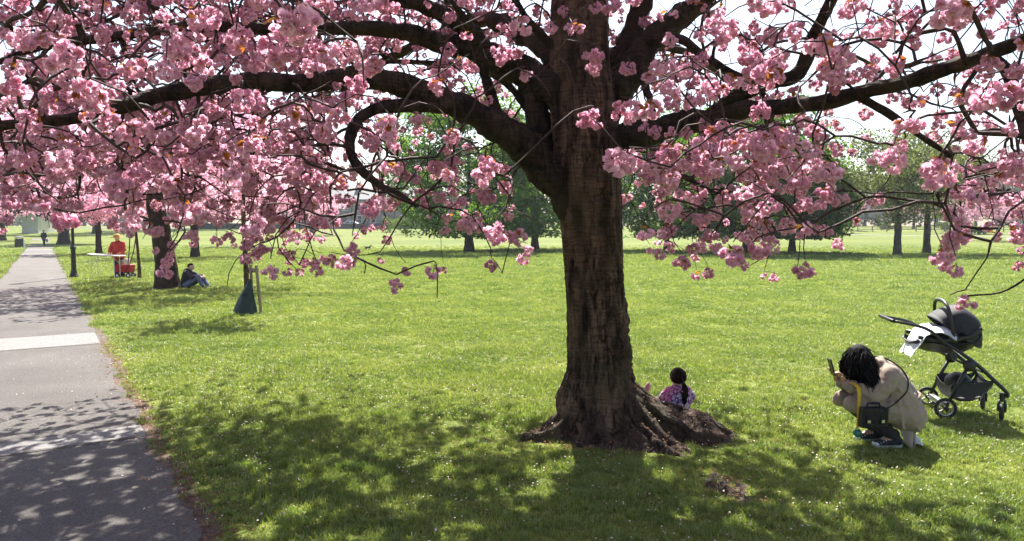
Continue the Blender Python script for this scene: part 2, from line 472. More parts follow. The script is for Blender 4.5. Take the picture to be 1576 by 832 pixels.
ROOTS = [  # x, y, height, half width
    [(0.80, 6.72, .50, .30), (1.20, 6.74, .40, .32), (1.58, 6.70, .31, .30), (1.92, 6.58, .17, .26), (2.25, 6.50, .03, .2)],
    [(0.95, 6.55, .40, .20), (1.22, 6.28, .24, .17), (1.45, 6.02, .14, .15), (1.60, 5.80, .06, .12), (1.70, 5.60, .0, .1)],
    [(0.60, 6.70, .34, .18), (0.34, 6.62, .10, .14), (0.08, 6.52, .035, .12), (-0.12, 6.42, .0, .1)],
    [(0.55, 6.85, .28, .18), (0.28, 6.92, .08, .13), (0.05, 6.96, .02, .1)],
    [(0.74, 6.50, .30, .16), (0.80, 6.22, .10, .12), (0.92, 6.02, .02, .1)],
    [(0.90, 6.45, .26, .12), (1.12, 6.12, .11, .10), (1.25, 5.90, .03, .09)],
    [(1.20, 6.60, .26, .14), (1.48, 6.38, .15, .12), (1.85, 6.22, .05, .10), (2.0, 6.15, .0, .1)],
    [(1.46, 5.58, .01, .10), (1.52, 5.38, .025, .11), (1.56, 5.15, .02, .10), (1.66, 4.98, .0, .09)],
    [(0.90, 7.00, .30, .2), (1.25, 7.05, .16, .18), (1.6, 7.1, .04, .15)],
    [(1.05, 6.62, .36, .10), (1.30, 6.45, .27, .085), (1.62, 6.36, .17, .08), (1.95, 6.36, .09, .08), (2.15, 6.30, .0, .07)],
    [(0.98, 6.48, .30, .09), (1.15, 6.18, .20, .08), (1.40, 5.92, .13, .075), (1.52, 5.70, .06, .07), (1.58, 5.55, .0, .06)],
    [(0.62, 6.52, .28, .09), (0.42, 6.42, .15, .08), (0.18, 6.40, .10, .07), (-0.05, 6.32, .04, .06)],
    [(0.68, 6.46, .26, .08), (0.60, 6.25, .13, .07), (0.50, 6.12, .05, .06)],
    [(0.88, 6.44, .26, .08), (1.00, 6.20, .15, .07), (1.05, 6.00, .08, .06), (1.16, 5.86, .0, .06)],
    [(1.48, 5.62, .02, .05), (1.50, 5.42, .05, .05), (1.50, 5.22, .05, .05), (1.57, 5.05, .02, .05)],
]
def _seg():
    S = []
    for r in ROOTS:
        q, _ = smooth_path([(a[0], a[1], a[2]) for a in r], [1] * len(r), 0.05)
        w = np.interp(np.linspace(0, 1, len(q)), np.linspace(0, 1, len(r)), [a[3] for a in r])
        S.append(np.column_stack([q, w]))
    return S
RSEG = _seg()

def root_h(x, y):
    """Height of the root mass above the lawn; below zero outside it."""
    h = -0.085; tot = 0.0
    for S in RSEG:
        d2 = (S[:, 0] - x) ** 2 + (S[:, 1] - y) ** 2
        k = S[:, 2] * np.exp(-(d2 / (S[:, 3] ** 2)) ** 0.72 * 1.35)
        tot = max(tot, k.max()) + 0.18 * min(tot, k.max())
    q = (x - 0.80) ** 2 / 1.0 ** 2 + (y - 6.50) ** 2 / 0.36 ** 2
    q2 = (x - 1.55) ** 2 / 0.22 ** 2 + (y - 5.2) ** 2 / 0.45 ** 2
    wob = 1 + 0.55 * noise.noise(Vector((x * 2.3, y * 2.3, 7.7))) + 0.4 * noise.noise(Vector((x * 6, y * 6, 2.2)))
    soil = 0.098 * math.exp(-(q * wob) ** 2) + 0.10 * math.exp(-(q2 * wob) ** 2)
    return h + tot + soil + 0.045 * noise.noise(Vector((x * 4, y * 4, 0.3))) + 0.028 * noise.noise(Vector((x * 11, y * 11, 4.0)))

def lawn():
    ys = np.concatenate([np.linspace(-14, 2, 9), np.arange(2.6, 14, 0.3), np.geomspace(14, 420, 46)])
    xs = np.concatenate([-np.geomspace(12, 420, 30)[::-1], np.arange(-11.7, 11.8, 0.3), np.geomspace(12, 420, 30)])
    X, Y = np.meshgrid(xs, ys)
    Z = np.vectorize(gz)(X, Y)
    r, c = X.shape; i = np.arange(r * c).reshape(r, c)
    Fc = np.stack([i[:-1, :-1], i[:-1, 1:], i[1:, 1:], i[1:, :-1]], -1).reshape(-1, 4)
    o = obj_np('lawn', np.stack([X, Y, Z], -1), Fc, M['lawn'], smooth=True)
    tag(o, 'wide green park lawn running back to the far trees', None, None, 'structure')
lawn()

def asphalt_mat():
    m = mat('worn_asphalt', (0.080, 0.071, 0.063), (0.152, 0.138, 0.126), 55, 0.9, 0.7, detail=8, bump_scale=260)
    nt = m.node_tree; p = nt.nodes['Principled BSDF']
    src = p.inputs['Base Color'].links[0].from_socket
    geo = nt.nodes.new('ShaderNodeNewGeometry'); n = N(nt, 'ShaderNodeTexNoise', Scale=0.9, Detail=6); nt.links.new(geo.outputs['Position'], n.inputs['Vector'])
    n3 = N(nt, 'ShaderNodeTexVoronoi', Scale=120.0); nt.links.new(geo.outputs['Position'], n3.inputs['Vector'])
    r = ramp(nt, n.outputs[0], [(0.3, (0.72, 0.71, 0.70)), (0.7, (1.1, 1.1, 1.1))]); r3 = ramp(nt, n3.outputs['Color'], [(0.15, (0.55, 0.55, 0.55)), (0.8, (1.25, 1.25, 1.25))])
    a = N(nt, 'ShaderNodeMix', data_type='RGBA', blend_type='MULTIPLY'); a.inputs[0].default_value = 1
    b = N(nt, 'ShaderNodeMix', data_type='RGBA', blend_type='MULTIPLY'); b.inputs[0].default_value = 0.8
    nt.links.new(src, a.inputs[6]); nt.links.new(r.outputs[0], a.inputs[7]); nt.links.new(a.outputs[2], b.inputs[6]); nt.links.new(r3.outputs[0], b.inputs[7])
    nt.links.new(b.outputs[2], p.inputs['Base Color']); return m
M['asphalt'] = asphalt_mat()
M['concrete'] = mat('pale_concrete', (0.135, 0.128, 0.122), (0.215, 0.205, 0.195), 22, 0.9, 0.5, detail=8, bump_scale=180)

def strip(s0, s1, w0, w1, ds, dz, name, m, jag=True, cols=5):
    S = np.arange(s0, s1 + ds * 0.5, ds); V = []
    for s in S:
        e = edge_w(s) if jag else 0
        for j in range(cols):
            w = (w0 + (w1 - w0) * j / (cols - 1)) + (e if (j == cols - 1) else (edge_w(s + 40) if j == 0 and jag else 0))
            p = PA + PD * s + PNR * w
            V.append((p[0], p[1], gz(p[0], p[1]) + dz))
    k = len(S); i = np.arange(k * cols).reshape(k, cols)
    Fc = np.stack([i[:-1, :-1], i[:-1, 1:], i[1:, 1:], i[1:, :-1]], -1).reshape(-1, 4)
    return obj_np(name, V, Fc, m, smooth=True)
tag(strip(-16, 120, -PW - 0.1, 0.12, 0.1, 0.006, 'path_verge', M['soil'], True), 'strip of bare brown earth along the path edge', None, None, 'structure')
path = tag(strip(-16, 120, -PW, 0.0, 0.1, 0.012, 'path', M['asphalt']), 'straight grey asphalt footpath running to the far trees', None, None, 'structure')
for k, (sa, sb) in enumerate([(2.55, 2.95), (8.9, 10.35), (58, 61), (72, 74.5)]):
    o = strip(sa, sb, -PW + 0.01, -0.01, 0.1, 0.017, 'concrete_band', M['concrete'], False)
    o.parent = path
    # ragged joint of tar along the near edge of the band
    strip(sa - 0.05, sa, -PW + 0.01, -0.01, 0.05, 0.0165, 'tar_joint', M['asphalt'], False).parent = path

# ------------------------------------------------------------------ grass blades, fallen petals, leaf litter
def tuft(seed, n=16, h=0.055, rad=0.055, w=0.0027):
    g = np.random.default_rng(seed); V = []; Fq = []; Ft = []
    for _ in range(n):
        a = g.uniform(0, 2 * math.pi); rr = rad * math.sqrt(g.uniform()); bx, by = rr * math.cos(a), rr * math.sin(a)
        d = g.uniform(0, 2 * math.pi); lean = g.uniform(0.15, 0.95); hh = h * g.uniform(0.55, 1.25); ww = w * g.uniform(0.7, 1.4)
        dx, dy = math.cos(d), math.sin(d); px, py = -dy, dx; o = len(V)
        for t in (0.0, 0.5):
            off = lean * hh * t * t; z = hh * t * (1 - 0.2 * lean * t)
            wt = ww * (1 - 0.35 * t)
            V += [(bx + dx * off - px * wt, by + dy * off - py * wt, z), (bx + dx * off + px * wt, by + dy * off + py * wt, z)]
        V.append((bx + dx * lean * hh, by + dy * lean * hh, hh * (1 - 0.25 * lean)))
        Fq.append((o, o + 1, o + 3, o + 2)); Ft.append((o + 2, o + 3, o + 4))
    return mesh_np('tuft', V, [np.array(Fq), np.array(Ft)], M['blade'])

def in_view(P, margin=180):
    u = (P[:, 0] / np.maximum(0.1, P[:, 1])) * F + CX
    return (u > -margin) & (u < 1576 + margin)

def scatter_ground(dens, y0, y1, g):
    X0 = y1 * 0.88; n = int(dens * 2 * X0 * (y1 - y0))
    P = np.column_stack([g.uniform(-X0, X0, n), g.uniform(y0, y1, n)])
    return P[in_view(P)]

def lawn_only(P, edge=0.0):
    sd = (P[:, 0] - PA[0]) * PNR[0] + (P[:, 1] - PA[1]) * PNR[1]
    s = (P[:, 0] - PA[0]) * PD[0] + (P[:, 1] - PA[1]) * PD[1]
    e = 0.035 * np.sin(2.1 * s) + 0.03 * np.sin(5.3 * s + 1.0)
    keep = (sd > e + edge) | (sd < -PW - edge)
    return P[keep]

def grass():
    g = np.random.default_rng(11); A = []; S = []
    for dens, y0, y1, sc in [(520, 3.2, 6.5, 0.75), (400, 6.5, 9.5, 0.85), (300, 9.5, 14, 0.95), (150, 14, 22, 1.15), (45, 22, 36, 1.6), (16, 36, 55, 2.2), (9, 55, 80, 2.4)]:
        P = lawn_only(scatter_ground(dens, y0, y1, g), 0.0)
        # thinner, shorter patches
        nzv = np.array([noise.noise(Vector((p[0] * 0.9, p[1] * 0.9, 3.1))) + 0.5 * noise.noise(Vector((p[0] * 3.1, p[1] * 3.1, 8.0))) for p in P])
        sd = (P[:, 0] - PA[0]) * PNR[0] + (P[:, 1] - PA[1]) * PNR[1]
        near = np.clip((np.abs(sd)) / 0.5, 0.25, 1) if y1 <= 14 else np.ones(len(P))
        keep = g.uniform(size=len(P)) < np.clip(0.95 + 0.5 * nzv, 0.6, 1) * near
        if y0 >= 36: keep &= g.uniform(size=len(keep)) < np.clip((82 - P[:, 1]) / 30, 0, 1)
        P = P[keep]; nzv = nzv[keep]
        if y1 <= 9.5:
            rh = np.array([root_h(p[0], p[1]) if (-0.8 < p[0] < 2.8 and 4.5 < p[1] < 8) else -1 for p in P])
            k2 = (rh < -0.008) | ((rh < 0.07) & (g.uniform(size=len(P)) < 0.40 * (1 - np.clip(rh, 0, .07) / .08))); P = P[k2]; nzv = nzv[k2]
        A.append(P); S.append(sc * g.uniform(0.7, 1.3, len(P)) * (1 + 0.35 * nzv))
    P = np.concatenate(A); S = np.concatenate(S)
    Z = np.array([max(gz(x, y), root_h(x, y) if (-0.8 < x < 2.8 and 4.5 < y < 8) else -1) for x, y in P]) - 0.004
    n = len(P)
    rot = np.column_stack([g.normal(0, .08, n), g.normal(0, .08, n), g.uniform(0, 6.283, n)])
    srcs = [tuft(100 + k, 26, [0.05, 0.058, 0.045, 0.065][k % 4]) for k in range(6)]
    o = gn_instances('grass', np.column_stack([P, Z]), rot, np.column_stack([S, S, S * 0.9]), g.integers(0, 6, n), srcs)
    tag(o, 'short mown grass covering the park lawn', 'grass', None, 'stuff')
    return n
N_GRASS = grass()

def flakes(name, P, size, m, seed, lift=0.0, tilt=0.5):
    """Small curled quads lying about: petals or dead leaves."""
    g = np.random.default_rng(seed); n = len(P)
    a = g.uniform(0, 2 * math.pi, n); s = size * g.uniform(0.6, 1.4, n)
    ex = np.column_stack([np.cos(a), np.sin(a), g.normal(0, tilt, n) * 0.6]); ey = np.column_stack([-np.sin(a), np.cos(a), g.normal(0, tilt, n) * 0.6])
    c = P + np.array([0, 0, lift]); s = s[:, None]; asp = g.uniform(0.55, 0.9, n)[:, None]
    V = np.stack([c - ex * s * 0.5 + np.array([0, 0, .15]) * s, c - ey * s * 0.5 * asp, c + ex * s * 0.5 + np.array([0, 0, .15]) * s, c + ey * s * 0.5 * asp], 1).reshape(-1, 3)
    Fc = np.arange(4 * n).reshape(n, 4)
    return obj_np(name, V, Fc, m)

def petals():
    g = np.random.default_rng(5); out = []
    for dens, y0, y1 in [(150, 3.2, 8.5), (115, 8.5, 13), (40, 13, 20)]:
        P = scatter_ground(dens, y0, y1, g)
        r = np.hypot((P[:, 0] + 1.0) / 7.0, (P[:, 1] - 8.5) / 6.5)
        sd = (P[:, 0] - PA[0]) * PNR[0] + (P[:, 1] - PA[1]) * PNR[1]
        onp = (sd < 0) & (sd > -PW)
        pr = np.where(onp, 0.09 + 0.5 * np.exp(-np.abs(sd) / 0.12), np.exp(-(r ** 2) * 0.9) + 0.9 * np.exp(-np.abs(sd - 0.1) / 0.2))
        nzv = np.array([noise.noise(Vector((p[0] * 1.3, p[1] * 1.3, 1.1))) for p in P])
        nz2 = np.array([noise.noise(Vector((p[0] * 4.5, p[1] * 4.5, 6.1))) for p in P])
        P = P[g.uniform(size=len(P)) < pr * np.clip(0.55 + 1.5 * nzv + 1.1 * nz2, 0.04, 1.6)]
        sd = (P[:, 0] - PA[0]) * PNR[0] + (P[:, 1] - PA[1]) * PNR[1]
        onp = (sd < 0.05) & (sd > -PW)
        Z = np.array([max(gz(x, y), (root_h(x, y) if (-0.8 < x < 2.8 and 4.5 < y < 8) else -1)) for x, y in P]) + np.where(onp, 0.021, g.uniform(0.02, 0.05, len(P)))
        out.append(np.column_stack([P, Z]))
    o = flakes('fallen_petals', np.concatenate(out), 0.0145, M['fallen'], 3)
    tag(o, 'pale fallen cherry petals strewn over grass and path', 'petals', None, 'stuff')
    # dead leaves along the path edge and round the roots
    L = []
    n = 2600
    s = g.uniform(-2.5, 9, n); w = np.abs(g.normal(0, 0.13, n)) * np.where(g.uniform(size=n) < 0.8, 1, -1) + 0.02
    L.append(np.stack([PA + PD * a + PNR * b for a, b in zip(s, w)]))
    L.append(np.column_stack([g.normal(0.85, 0.65, 900), g.normal(6.35, 0.32, 900)]))
    L.append(np.column_stack([g.normal(1.6, 0.22, 260), g.normal(5.15, 0.3, 260)]))
    P = np.concatenate(L)
    Z = np.array([max(gz(x, y), (root_h(x, y) if (-0.8 < x < 2.8 and 4.5 < y < 8) else -1)) for x, y in P]) + 0.019
    o = flakes('leaf_litter', np.column_stack([P, Z]), 0.020, M['litter'], 4)
    tag(o, 'brown dead leaves along the path edge and round the roots', 'leaf litter', None, 'stuff')
petals()
# ------------------------------------------------------------------ the big cherry
cherry = empty('cherry_tree', TREE, 0, 'big old cherry with dark trunk and pink pompom blossom filling the foreground', 'tree')
CINV = Matrix.Translation(-TREE)

def local(P): return np.asarray(P, float) - np.array(TREE)

def trunk():
    # centre line from photo pixels, depth about 6.7 m
    pts = [(920, 700, 6.72, .32), (918, 640, 6.72, .290), (917, 560, 6.72, .272), (916, 480, 6.72, .270), (912, 400, 6.72, .275), (907, 320, 6.72, .288), (902, 250, 6.72, .292),
           (897, 195, 6.72, .285), (893, 140, 6.74, .268), (891, 80, 6.78, .255), (892, 20, 6.82, .25), (896, -60, 6.88, .23), (905, -170, 6.95, .20), (915, -290, 7.0, .15)]
    P, R = smooth_path([at(a, b, c) for a, b, c, d in pts], [d for *_, d in pts], 0.021)
    P = np.concatenate([[P[0] + (P[0] - P[1]) * 6], P]); R = np.concatenate([[R[0] * 1.05], R])
    T, U, W = frames(P); n = 176; k = len(P)
    a = np.linspace(0, 2 * math.pi, n, endpoint=False)
    D = np.cos(a)[None, :, None] * U[:, None] + np.sin(a)[None, :, None] * W[:, None]
    V = np.zeros((k, n, 3))
    for i in range(k):
        z = P[i][2]
        for j in range(n):
            d = D[i, j]; q = Vector((d[0] * 1.0, d[1] * 1.0, z))
            low = max(0.0, 1 - z / 0.75)
            # fluted, twisting base and vertical fissures that fade higher up
            fl = noise.noise(Vector((d[0] * 1.7, d[1] * 1.7, z * 0.35 + 3)))
            fine = noise.noise(Vector((d[0] * 5.5, d[1] * 5.5, z * 0.9)))
            fis = abs(noise.noise(Vector((d[0] * 4.2 + 7, d[1] * 4.2, z * 0.55 + 1.5 * noise.noise(Vector((0, 2, z * 2))))))) 
            amt = 0.25 + 0.75 * float(sstep((2.2 - z) / 1.4))
            fis = max(0.0, 1 - fis / 0.075) ** 0.8 * amt
            f2 = abs(noise.noise(Vector((d[0] * 8.0 - 3, d[1] * 8.0, z * 1.5 + 9))))
            f2 = max(0.0, 1 - f2 / 0.09) * amt
            plate = noise.noise(Vector((d[0] * 9, d[1] * 9, z * 7.0)))
            lent = noise.noise(Vector((d[0] * 2, d[1] * 2, z * 30)))
            bump = 0.085 * low ** 1.6 * (1 + 1.5 * fl) + (0.024 + 0.03 * low) * fl + 0.012 * fine - 0.060 * fis - 0.026 * f2 + 0.008 * plate * amt + 0.009 * lent
            # the ragged burr down the right side
            ang = d[0] * 0.96 - d[1] * 0.28
            burr = float(sstep((ang - 0.45) / 0.45)) * float(sstep((z - 0.05) / 0.3)) * float(sstep((1.35 - z) / 0.55))
            bump += burr * (0.045 + 0.035 * noise.noise(Vector((d[0] * 3, d[1] * 3, z * 4.0))) + 0.05 * noise.noise(Vector((d[0] * 7, d[1] * 7, z * 11.0))) + 0.02 * noise.noise(Vector((d[0] * 14, d[1] * 14, z * 25.0))))
            lb = float(sstep((-d[0] - 0.55) / 0.35)) * float(sstep((z - 0.08) / 0.15)) * float(sstep((0.62 - z) / 0.2))
            bump += lb * (0.05 + 0.05 * noise.noise(Vector((d[0] * 3, d[1] * 3, z * 7.0))))
            # groove between lower trunk and the stem above the fork
            if z > 2.3: bump += 0.02 * math.sin(5 * math.atan2(d[1], d[0]) + z) * float(sstep((z - 2.3) / 0.6))
            V[i, j] = P[i] + d * (R[i] + bump)
    i, j = np.meshgrid(np.arange(k - 1), np.arange(n), indexing='ij')
    Fc = np.stack([i * n + j, i * n + (j + 1) % n, (i + 1) * n + (j + 1) % n, (i + 1) * n + j], -1).reshape(-1, 4)
    obj_np('trunk', local(V.reshape(-1, 3)), Fc, M['bark'], cherry, True)
    return P, R
TP, TR = trunk()

def root_mass():
    xs = np.arange(-0.75, 2.75, 0.022); ys = np.arange(4.7, 7.9, 0.022)
    X, Y = np.meshgrid(xs, ys); Z = np.vectorize(root_h)(X, Y)
    r, c = X.shape; i = np.arange(r * c).reshape(r, c)
    quad = np.stack([i[:-1, :-1], i[:-1, 1:], i[1:, 1:], i[1:, :-1]], -1).reshape(-1, 4)
    zf = Z.ravel(); keep = zf[quad].max(1) > -0.03
    quad = quad[keep]
    V = np.stack([X, Y, Z], -1).reshape(-1, 3)
    used = np.unique(quad); mp = np.full(len(V), -1); mp[used] = np.arange(len(used))
    V = V[used]; quad = mp[quad]
    # fibrous ridges along the roots
    for q in range(len(V)):
        if V[q, 2] > 0.03: V[q, 2] += 0.018 * noise.noise(Vector((V[q, 0] * 7, V[q, 1] * 24, 1))) + 0.014 * noise.noise(Vector((V[q, 0] * 30, V[q, 1] * 30, 2)))
    hm = V[quad].mean(1)[:, 2]
    obj_np('root_plate', local(V), quad, [M['soil'], M['root']], cherry, True, (hm > 0.03).astype(int))
root_mass()

def root_tubes():
    """Distinct surface roots winding out over the root plate."""
    g = np.random.default_rng(31)
    for k in list(range(9)) + [9, 10, 11, 12, 13]:
        r = ROOTS[k]
        if k == 7: continue
        P, _ = smooth_path([(a[0], a[1], a[2]) for a in r], [1] * len(r), 0.04); n = len(P); t = np.linspace(0, 1, n)
        rad = (0.055 if k < 9 else 0.036) * (1 - 0.72 * t) * g.uniform(0.8, 1.15)
        Q = []
        for q in range(n):
            x = P[q, 0] + 0.05 * t[q] * math.sin(9 * t[q] + k * 1.7); y = P[q, 1] + 0.04 * t[q] * math.sin(7 * t[q] + k * 2.3)
            Q.append((x, y, root_h(x, y) - rad[q] * (0.55 + 0.6 * t[q] ** 2)))
        Q = np.array(Q); Q[1:-1, 2] = (Q[:-2, 2] + Q[1:-1, 2] + Q[2:, 2]) / 3
        V, Fc = tube_np(Q, rad, 12); C = np.repeat(Q, 12, 0)
        for q in range(len(V)): V[q] = C[q] + (V[q] - C[q]) * (1 + 0.30 * nz3(V[q], 12.0, k) + 0.16 * nz3(V[q], 30.0, k))
        obj_np('root', local(V), Fc, M['root'], cherry, True)
root_tubes()

LIMBS = [  # name, [(px, py, depth, width px)]
    ('lower_left', [(890, 330, 6.70, 58), (850, 272, 6.62, 62), (815, 232, 6.5, 58), (770, 198, 6.35, 52), (700, 162, 6.15, 47), (625, 133, 5.95, 42), (550, 120, 5.75, 36), (470, 128, 5.55, 30), (400, 124, 5.35, 30), (320, 130, 5.1, 29), (235, 150, 4.9, 27), (165, 172, 4.7, 22), (85, 186, 4.5, 20), (0, 194, 4.3, 17), (-90, 215, 4.1, 12), (-190, 250, 4.0, 7)]),
    ('hook', [(690, 165, 6.1, 26), (640, 163, 5.95, 24), (595, 163, 5.8, 22), (560, 178, 5.7, 21), (541, 206, 5.6, 19), (541, 240, 5.5, 17), (560, 266, 5.4, 15), (592, 290, 5.3, 12), (620, 301, 5.2, 8), (640, 318, 5.1, 5)]),
    ('fork_left', [(880, 290, 6.75, 40), (850, 240, 6.78, 42), (832, 195, 6.82, 40), (822, 150, 6.85, 42), (805, 118, 6.8, 48), (770, 95, 6.7, 48), (725, 78, 6.55, 40), (680, 66, 6.4, 34), (610, 46, 6.2, 27), (520, 42, 6.0, 23), (415, 44, 5.8, 20), (300, 40, 5.5, 18), (225, 49, 5.3, 16), (160, 60, 5.1, 15), (90, 66, 4.9, 13), (40, 80, 4.8, 12), (-30, 105, 4.6, 10), (-120, 130, 4.4, 6)]),
    ('stem_left', [(880, 180, 6.7, 50), (848, 140, 6.7, 52), (815, 110, 6.7, 46), (775, 92, 6.68, 40)]),
    ('riser', [(790, 222, 6.4, 24), (768, 180, 6.35, 21), (752, 135, 6.25, 19), (740, 92, 6.15, 18), (728, 50, 6.0, 16), (700, 10, 5.8, 14), (655, -40, 5.5, 11), (590, -90, 5.1, 7)]),
    ('cross', [(838, 205, 6.8, 16), (805, 160, 6.85, 14), (778, 128, 6.9, 13), (745, 108, 7.0, 12), (690, 100, 7.2, 10), (600, 95, 7.6, 8), (500, 110, 8.0, 6)]),
    ('top_left', [(745, 78, 6.6, 30), (712, 40, 6.4, 28), (660, 12, 6.1, 26), (590, -8, 5.8, 22), (500, -30, 5.4, 18), (400, -50, 5.0, 13), (280, -60, 4.6, 8)]),
    ('thin_left', [(880, 90, 6.75, 18), (845, 65, 6.7, 15), (812, 30, 6.6, 13), (785, -10, 6.5, 12), (740, -70, 6.3, 9), (690, -140, 6.0, 6)]),
    ('main_right', [(890, 250, 6.7, 50), (935, 222, 6.6, 58), (985, 208, 6.45, 50), (1050, 190, 6.25, 40), (1100, 181, 6.05, 34), (1150, 168, 5.85, 31), (1205, 165, 5.6, 28), (1265, 158, 5.35, 26), (1330, 141, 5.1, 25), (1400, 126, 4.8, 26), (1465, 104, 4.55, 28), (1540, 78, 4.3, 26), (1610, 45, 4.1, 22), (1700, 10, 3.9, 14), (1800, 0, 3.8, 8)]),
    ('right_fork', [(1085, 184, 6.1, 30), (1130, 148, 5.95, 26), (1180, 127, 5.8, 24), (1222, 120, 5.7, 24), (1240, 96, 5.65, 23), (1252, 60, 5.55, 22), (1272, 18, 5.4, 20), (1295, -30, 5.2, 17), (1330, -100, 5.0, 11)]),
    ('right_drop', [(1515, 88, 4.4, 22), (1545, 105, 4.3, 21), (1560, 140, 4.2, 18), (1570, 180, 4.1, 15), (1580, 220, 4.0, 10), (1600, 270, 3.9, 6)]),
    ('right_tip', [(1597, 262, 3.92, 7), (1618, 330, 3.85, 5), (1604, 400, 3.75, 4), (1550, 446, 3.68, 3.6), (1490, 455, 3.63, 3)]),
    ('right_low', [(1320, 146, 5.1, 15), (1368, 175, 5.0, 13), (1410, 205, 4.9, 11), (1468, 241, 4.8, 9)]),
    ('up_right', [(915, 220, 6.85, 50), (945, 150, 6.95, 56), (975, 105, 7.0, 50), (1000, 68, 7.05, 46), (1035, 36, 7.1, 42), (1075, 5, 7.1, 34), (1130, -50, 7.1, 26), (1200, -120, 7.0, 16)]),
    ('up_right_inner', [(925, 200, 7.0, 40), (950, 130, 7.1, 42), (968, 70, 7.2, 40), (985, 10, 7.3, 34), (1000, -70, 7.4, 24), (1010, -150, 7.5, 12)]),
    ('arm', [(980, 66, 7.0, 15), (1040, 58, 6.8, 14), (1080, 82, 6.6, 13), (1118, 108, 6.4, 12), (1150, 122, 6.2, 11), (1180, 150, 6.0, 6)]),
    ('drooper', [(985, 110, 6.6, 14), (1000, 150, 6.4, 12), (1012, 200, 6.2, 11), (1030, 250, 6.0, 9), (1065, 278, 5.8, 7), (1110, 300, 5.6, 4)]),
    ('back_left', [(870, 120, 6.9, 40), (820, 60, 7.4, 34), (740, 30, 8.2, 26), (640, 70, 9.0, 18), (540, 120, 9.8, 11), (450, 170, 10.4, 6)]),
    ('back_right', [(930, 90, 7.1, 30), (985, 70, 7.5, 22), (1040, 75, 8.0, 14), (1090, 100, 8.5, 8), (1120, 130, 8.9, 5)]),
    ('shade_over_camera', [(895, -20, 6.8, 50), (850, -140, 6.2, 40), (800, -300, 5.4, 28), (740, -520, 4.6, 18), (660, -800, 3.8, 10)]),  # this and the next three: unseen upper limbs, put in to cast shade
    ('shade_over_left', [(892, -60, 6.85, 44), (780, -180, 6.5, 34), (600, -290, 6.0, 25), (380, -380, 5.4, 17), (150, -440, 4.9, 10)]),
    ('shade_crown_top', [(905, -170, 6.95, 34), (930, -330, 7.0, 26), (900, -460, 7.1, 15), (860, -560, 7.2, 8)]),
    ('shade_over_right', [(900, -100, 6.9, 40), (1000, -220, 6.7, 30), (1130, -320, 6.3, 20), (1250, -390, 5.9, 11)]),
]
BASE = []; LPX = []
def limbs():
    for nm, pts in LIMBS:
        P, R = smooth_path([at(a, b, c) for a, b, c, d in pts], [d * 0.89 / F * c / 2 for a, b, c, d in pts], 0.04)
        P = P.copy()
        for q in range(len(P)):                       # knotty wander
            s = 0.35 * R[q]
            P[q] += np.array([nz3(P[q], 3.0, 1.0), nz3(P[q], 3.0, 5.0), nz3(P[q], 3.0, 9.0)]) * s * 0.8
            R[q] *= 1 + 0.22 * nz3(P[q], 6.0, 3.0) + 0.10 * nz3(P[q], 15.0, 6.0)
        n = 20 if R.max() > 0.06 else 12
        V, Fc = tube_np(P, R, n)
        # bark lumps
        Cc = np.repeat(P, n, 0); D = V - Cc
        for q in range(len(V)):
            V[q] = Cc[q] + D[q] * (1 + 0.16 * nz3(V[q], 11.0) + 0.11 * nz3(V[q], 30.0, 2.0))
        k = len(P)
        cap = np.array([[(k - 1) * n, (k - 1) * n + a, (k - 1) * n + a + 1] for a in range(1, n - 1)])
        obj_np('limb', local(V), [Fc, cap], M['limb'], cherry, True)
        start = int(len(P) * 0.12)
        for q in range(start, len(P), 2): BASE.append((*P[q], R[q], 4.0 if nm == 'right_tip' else 0.0))
        u, v = proj(P); LPX.append(np.column_stack([u, v, P[:, 1], R / P[:, 1] * F]))
limbs()
BASE = np.array(BASE); LPX = np.concatenate(LPX)

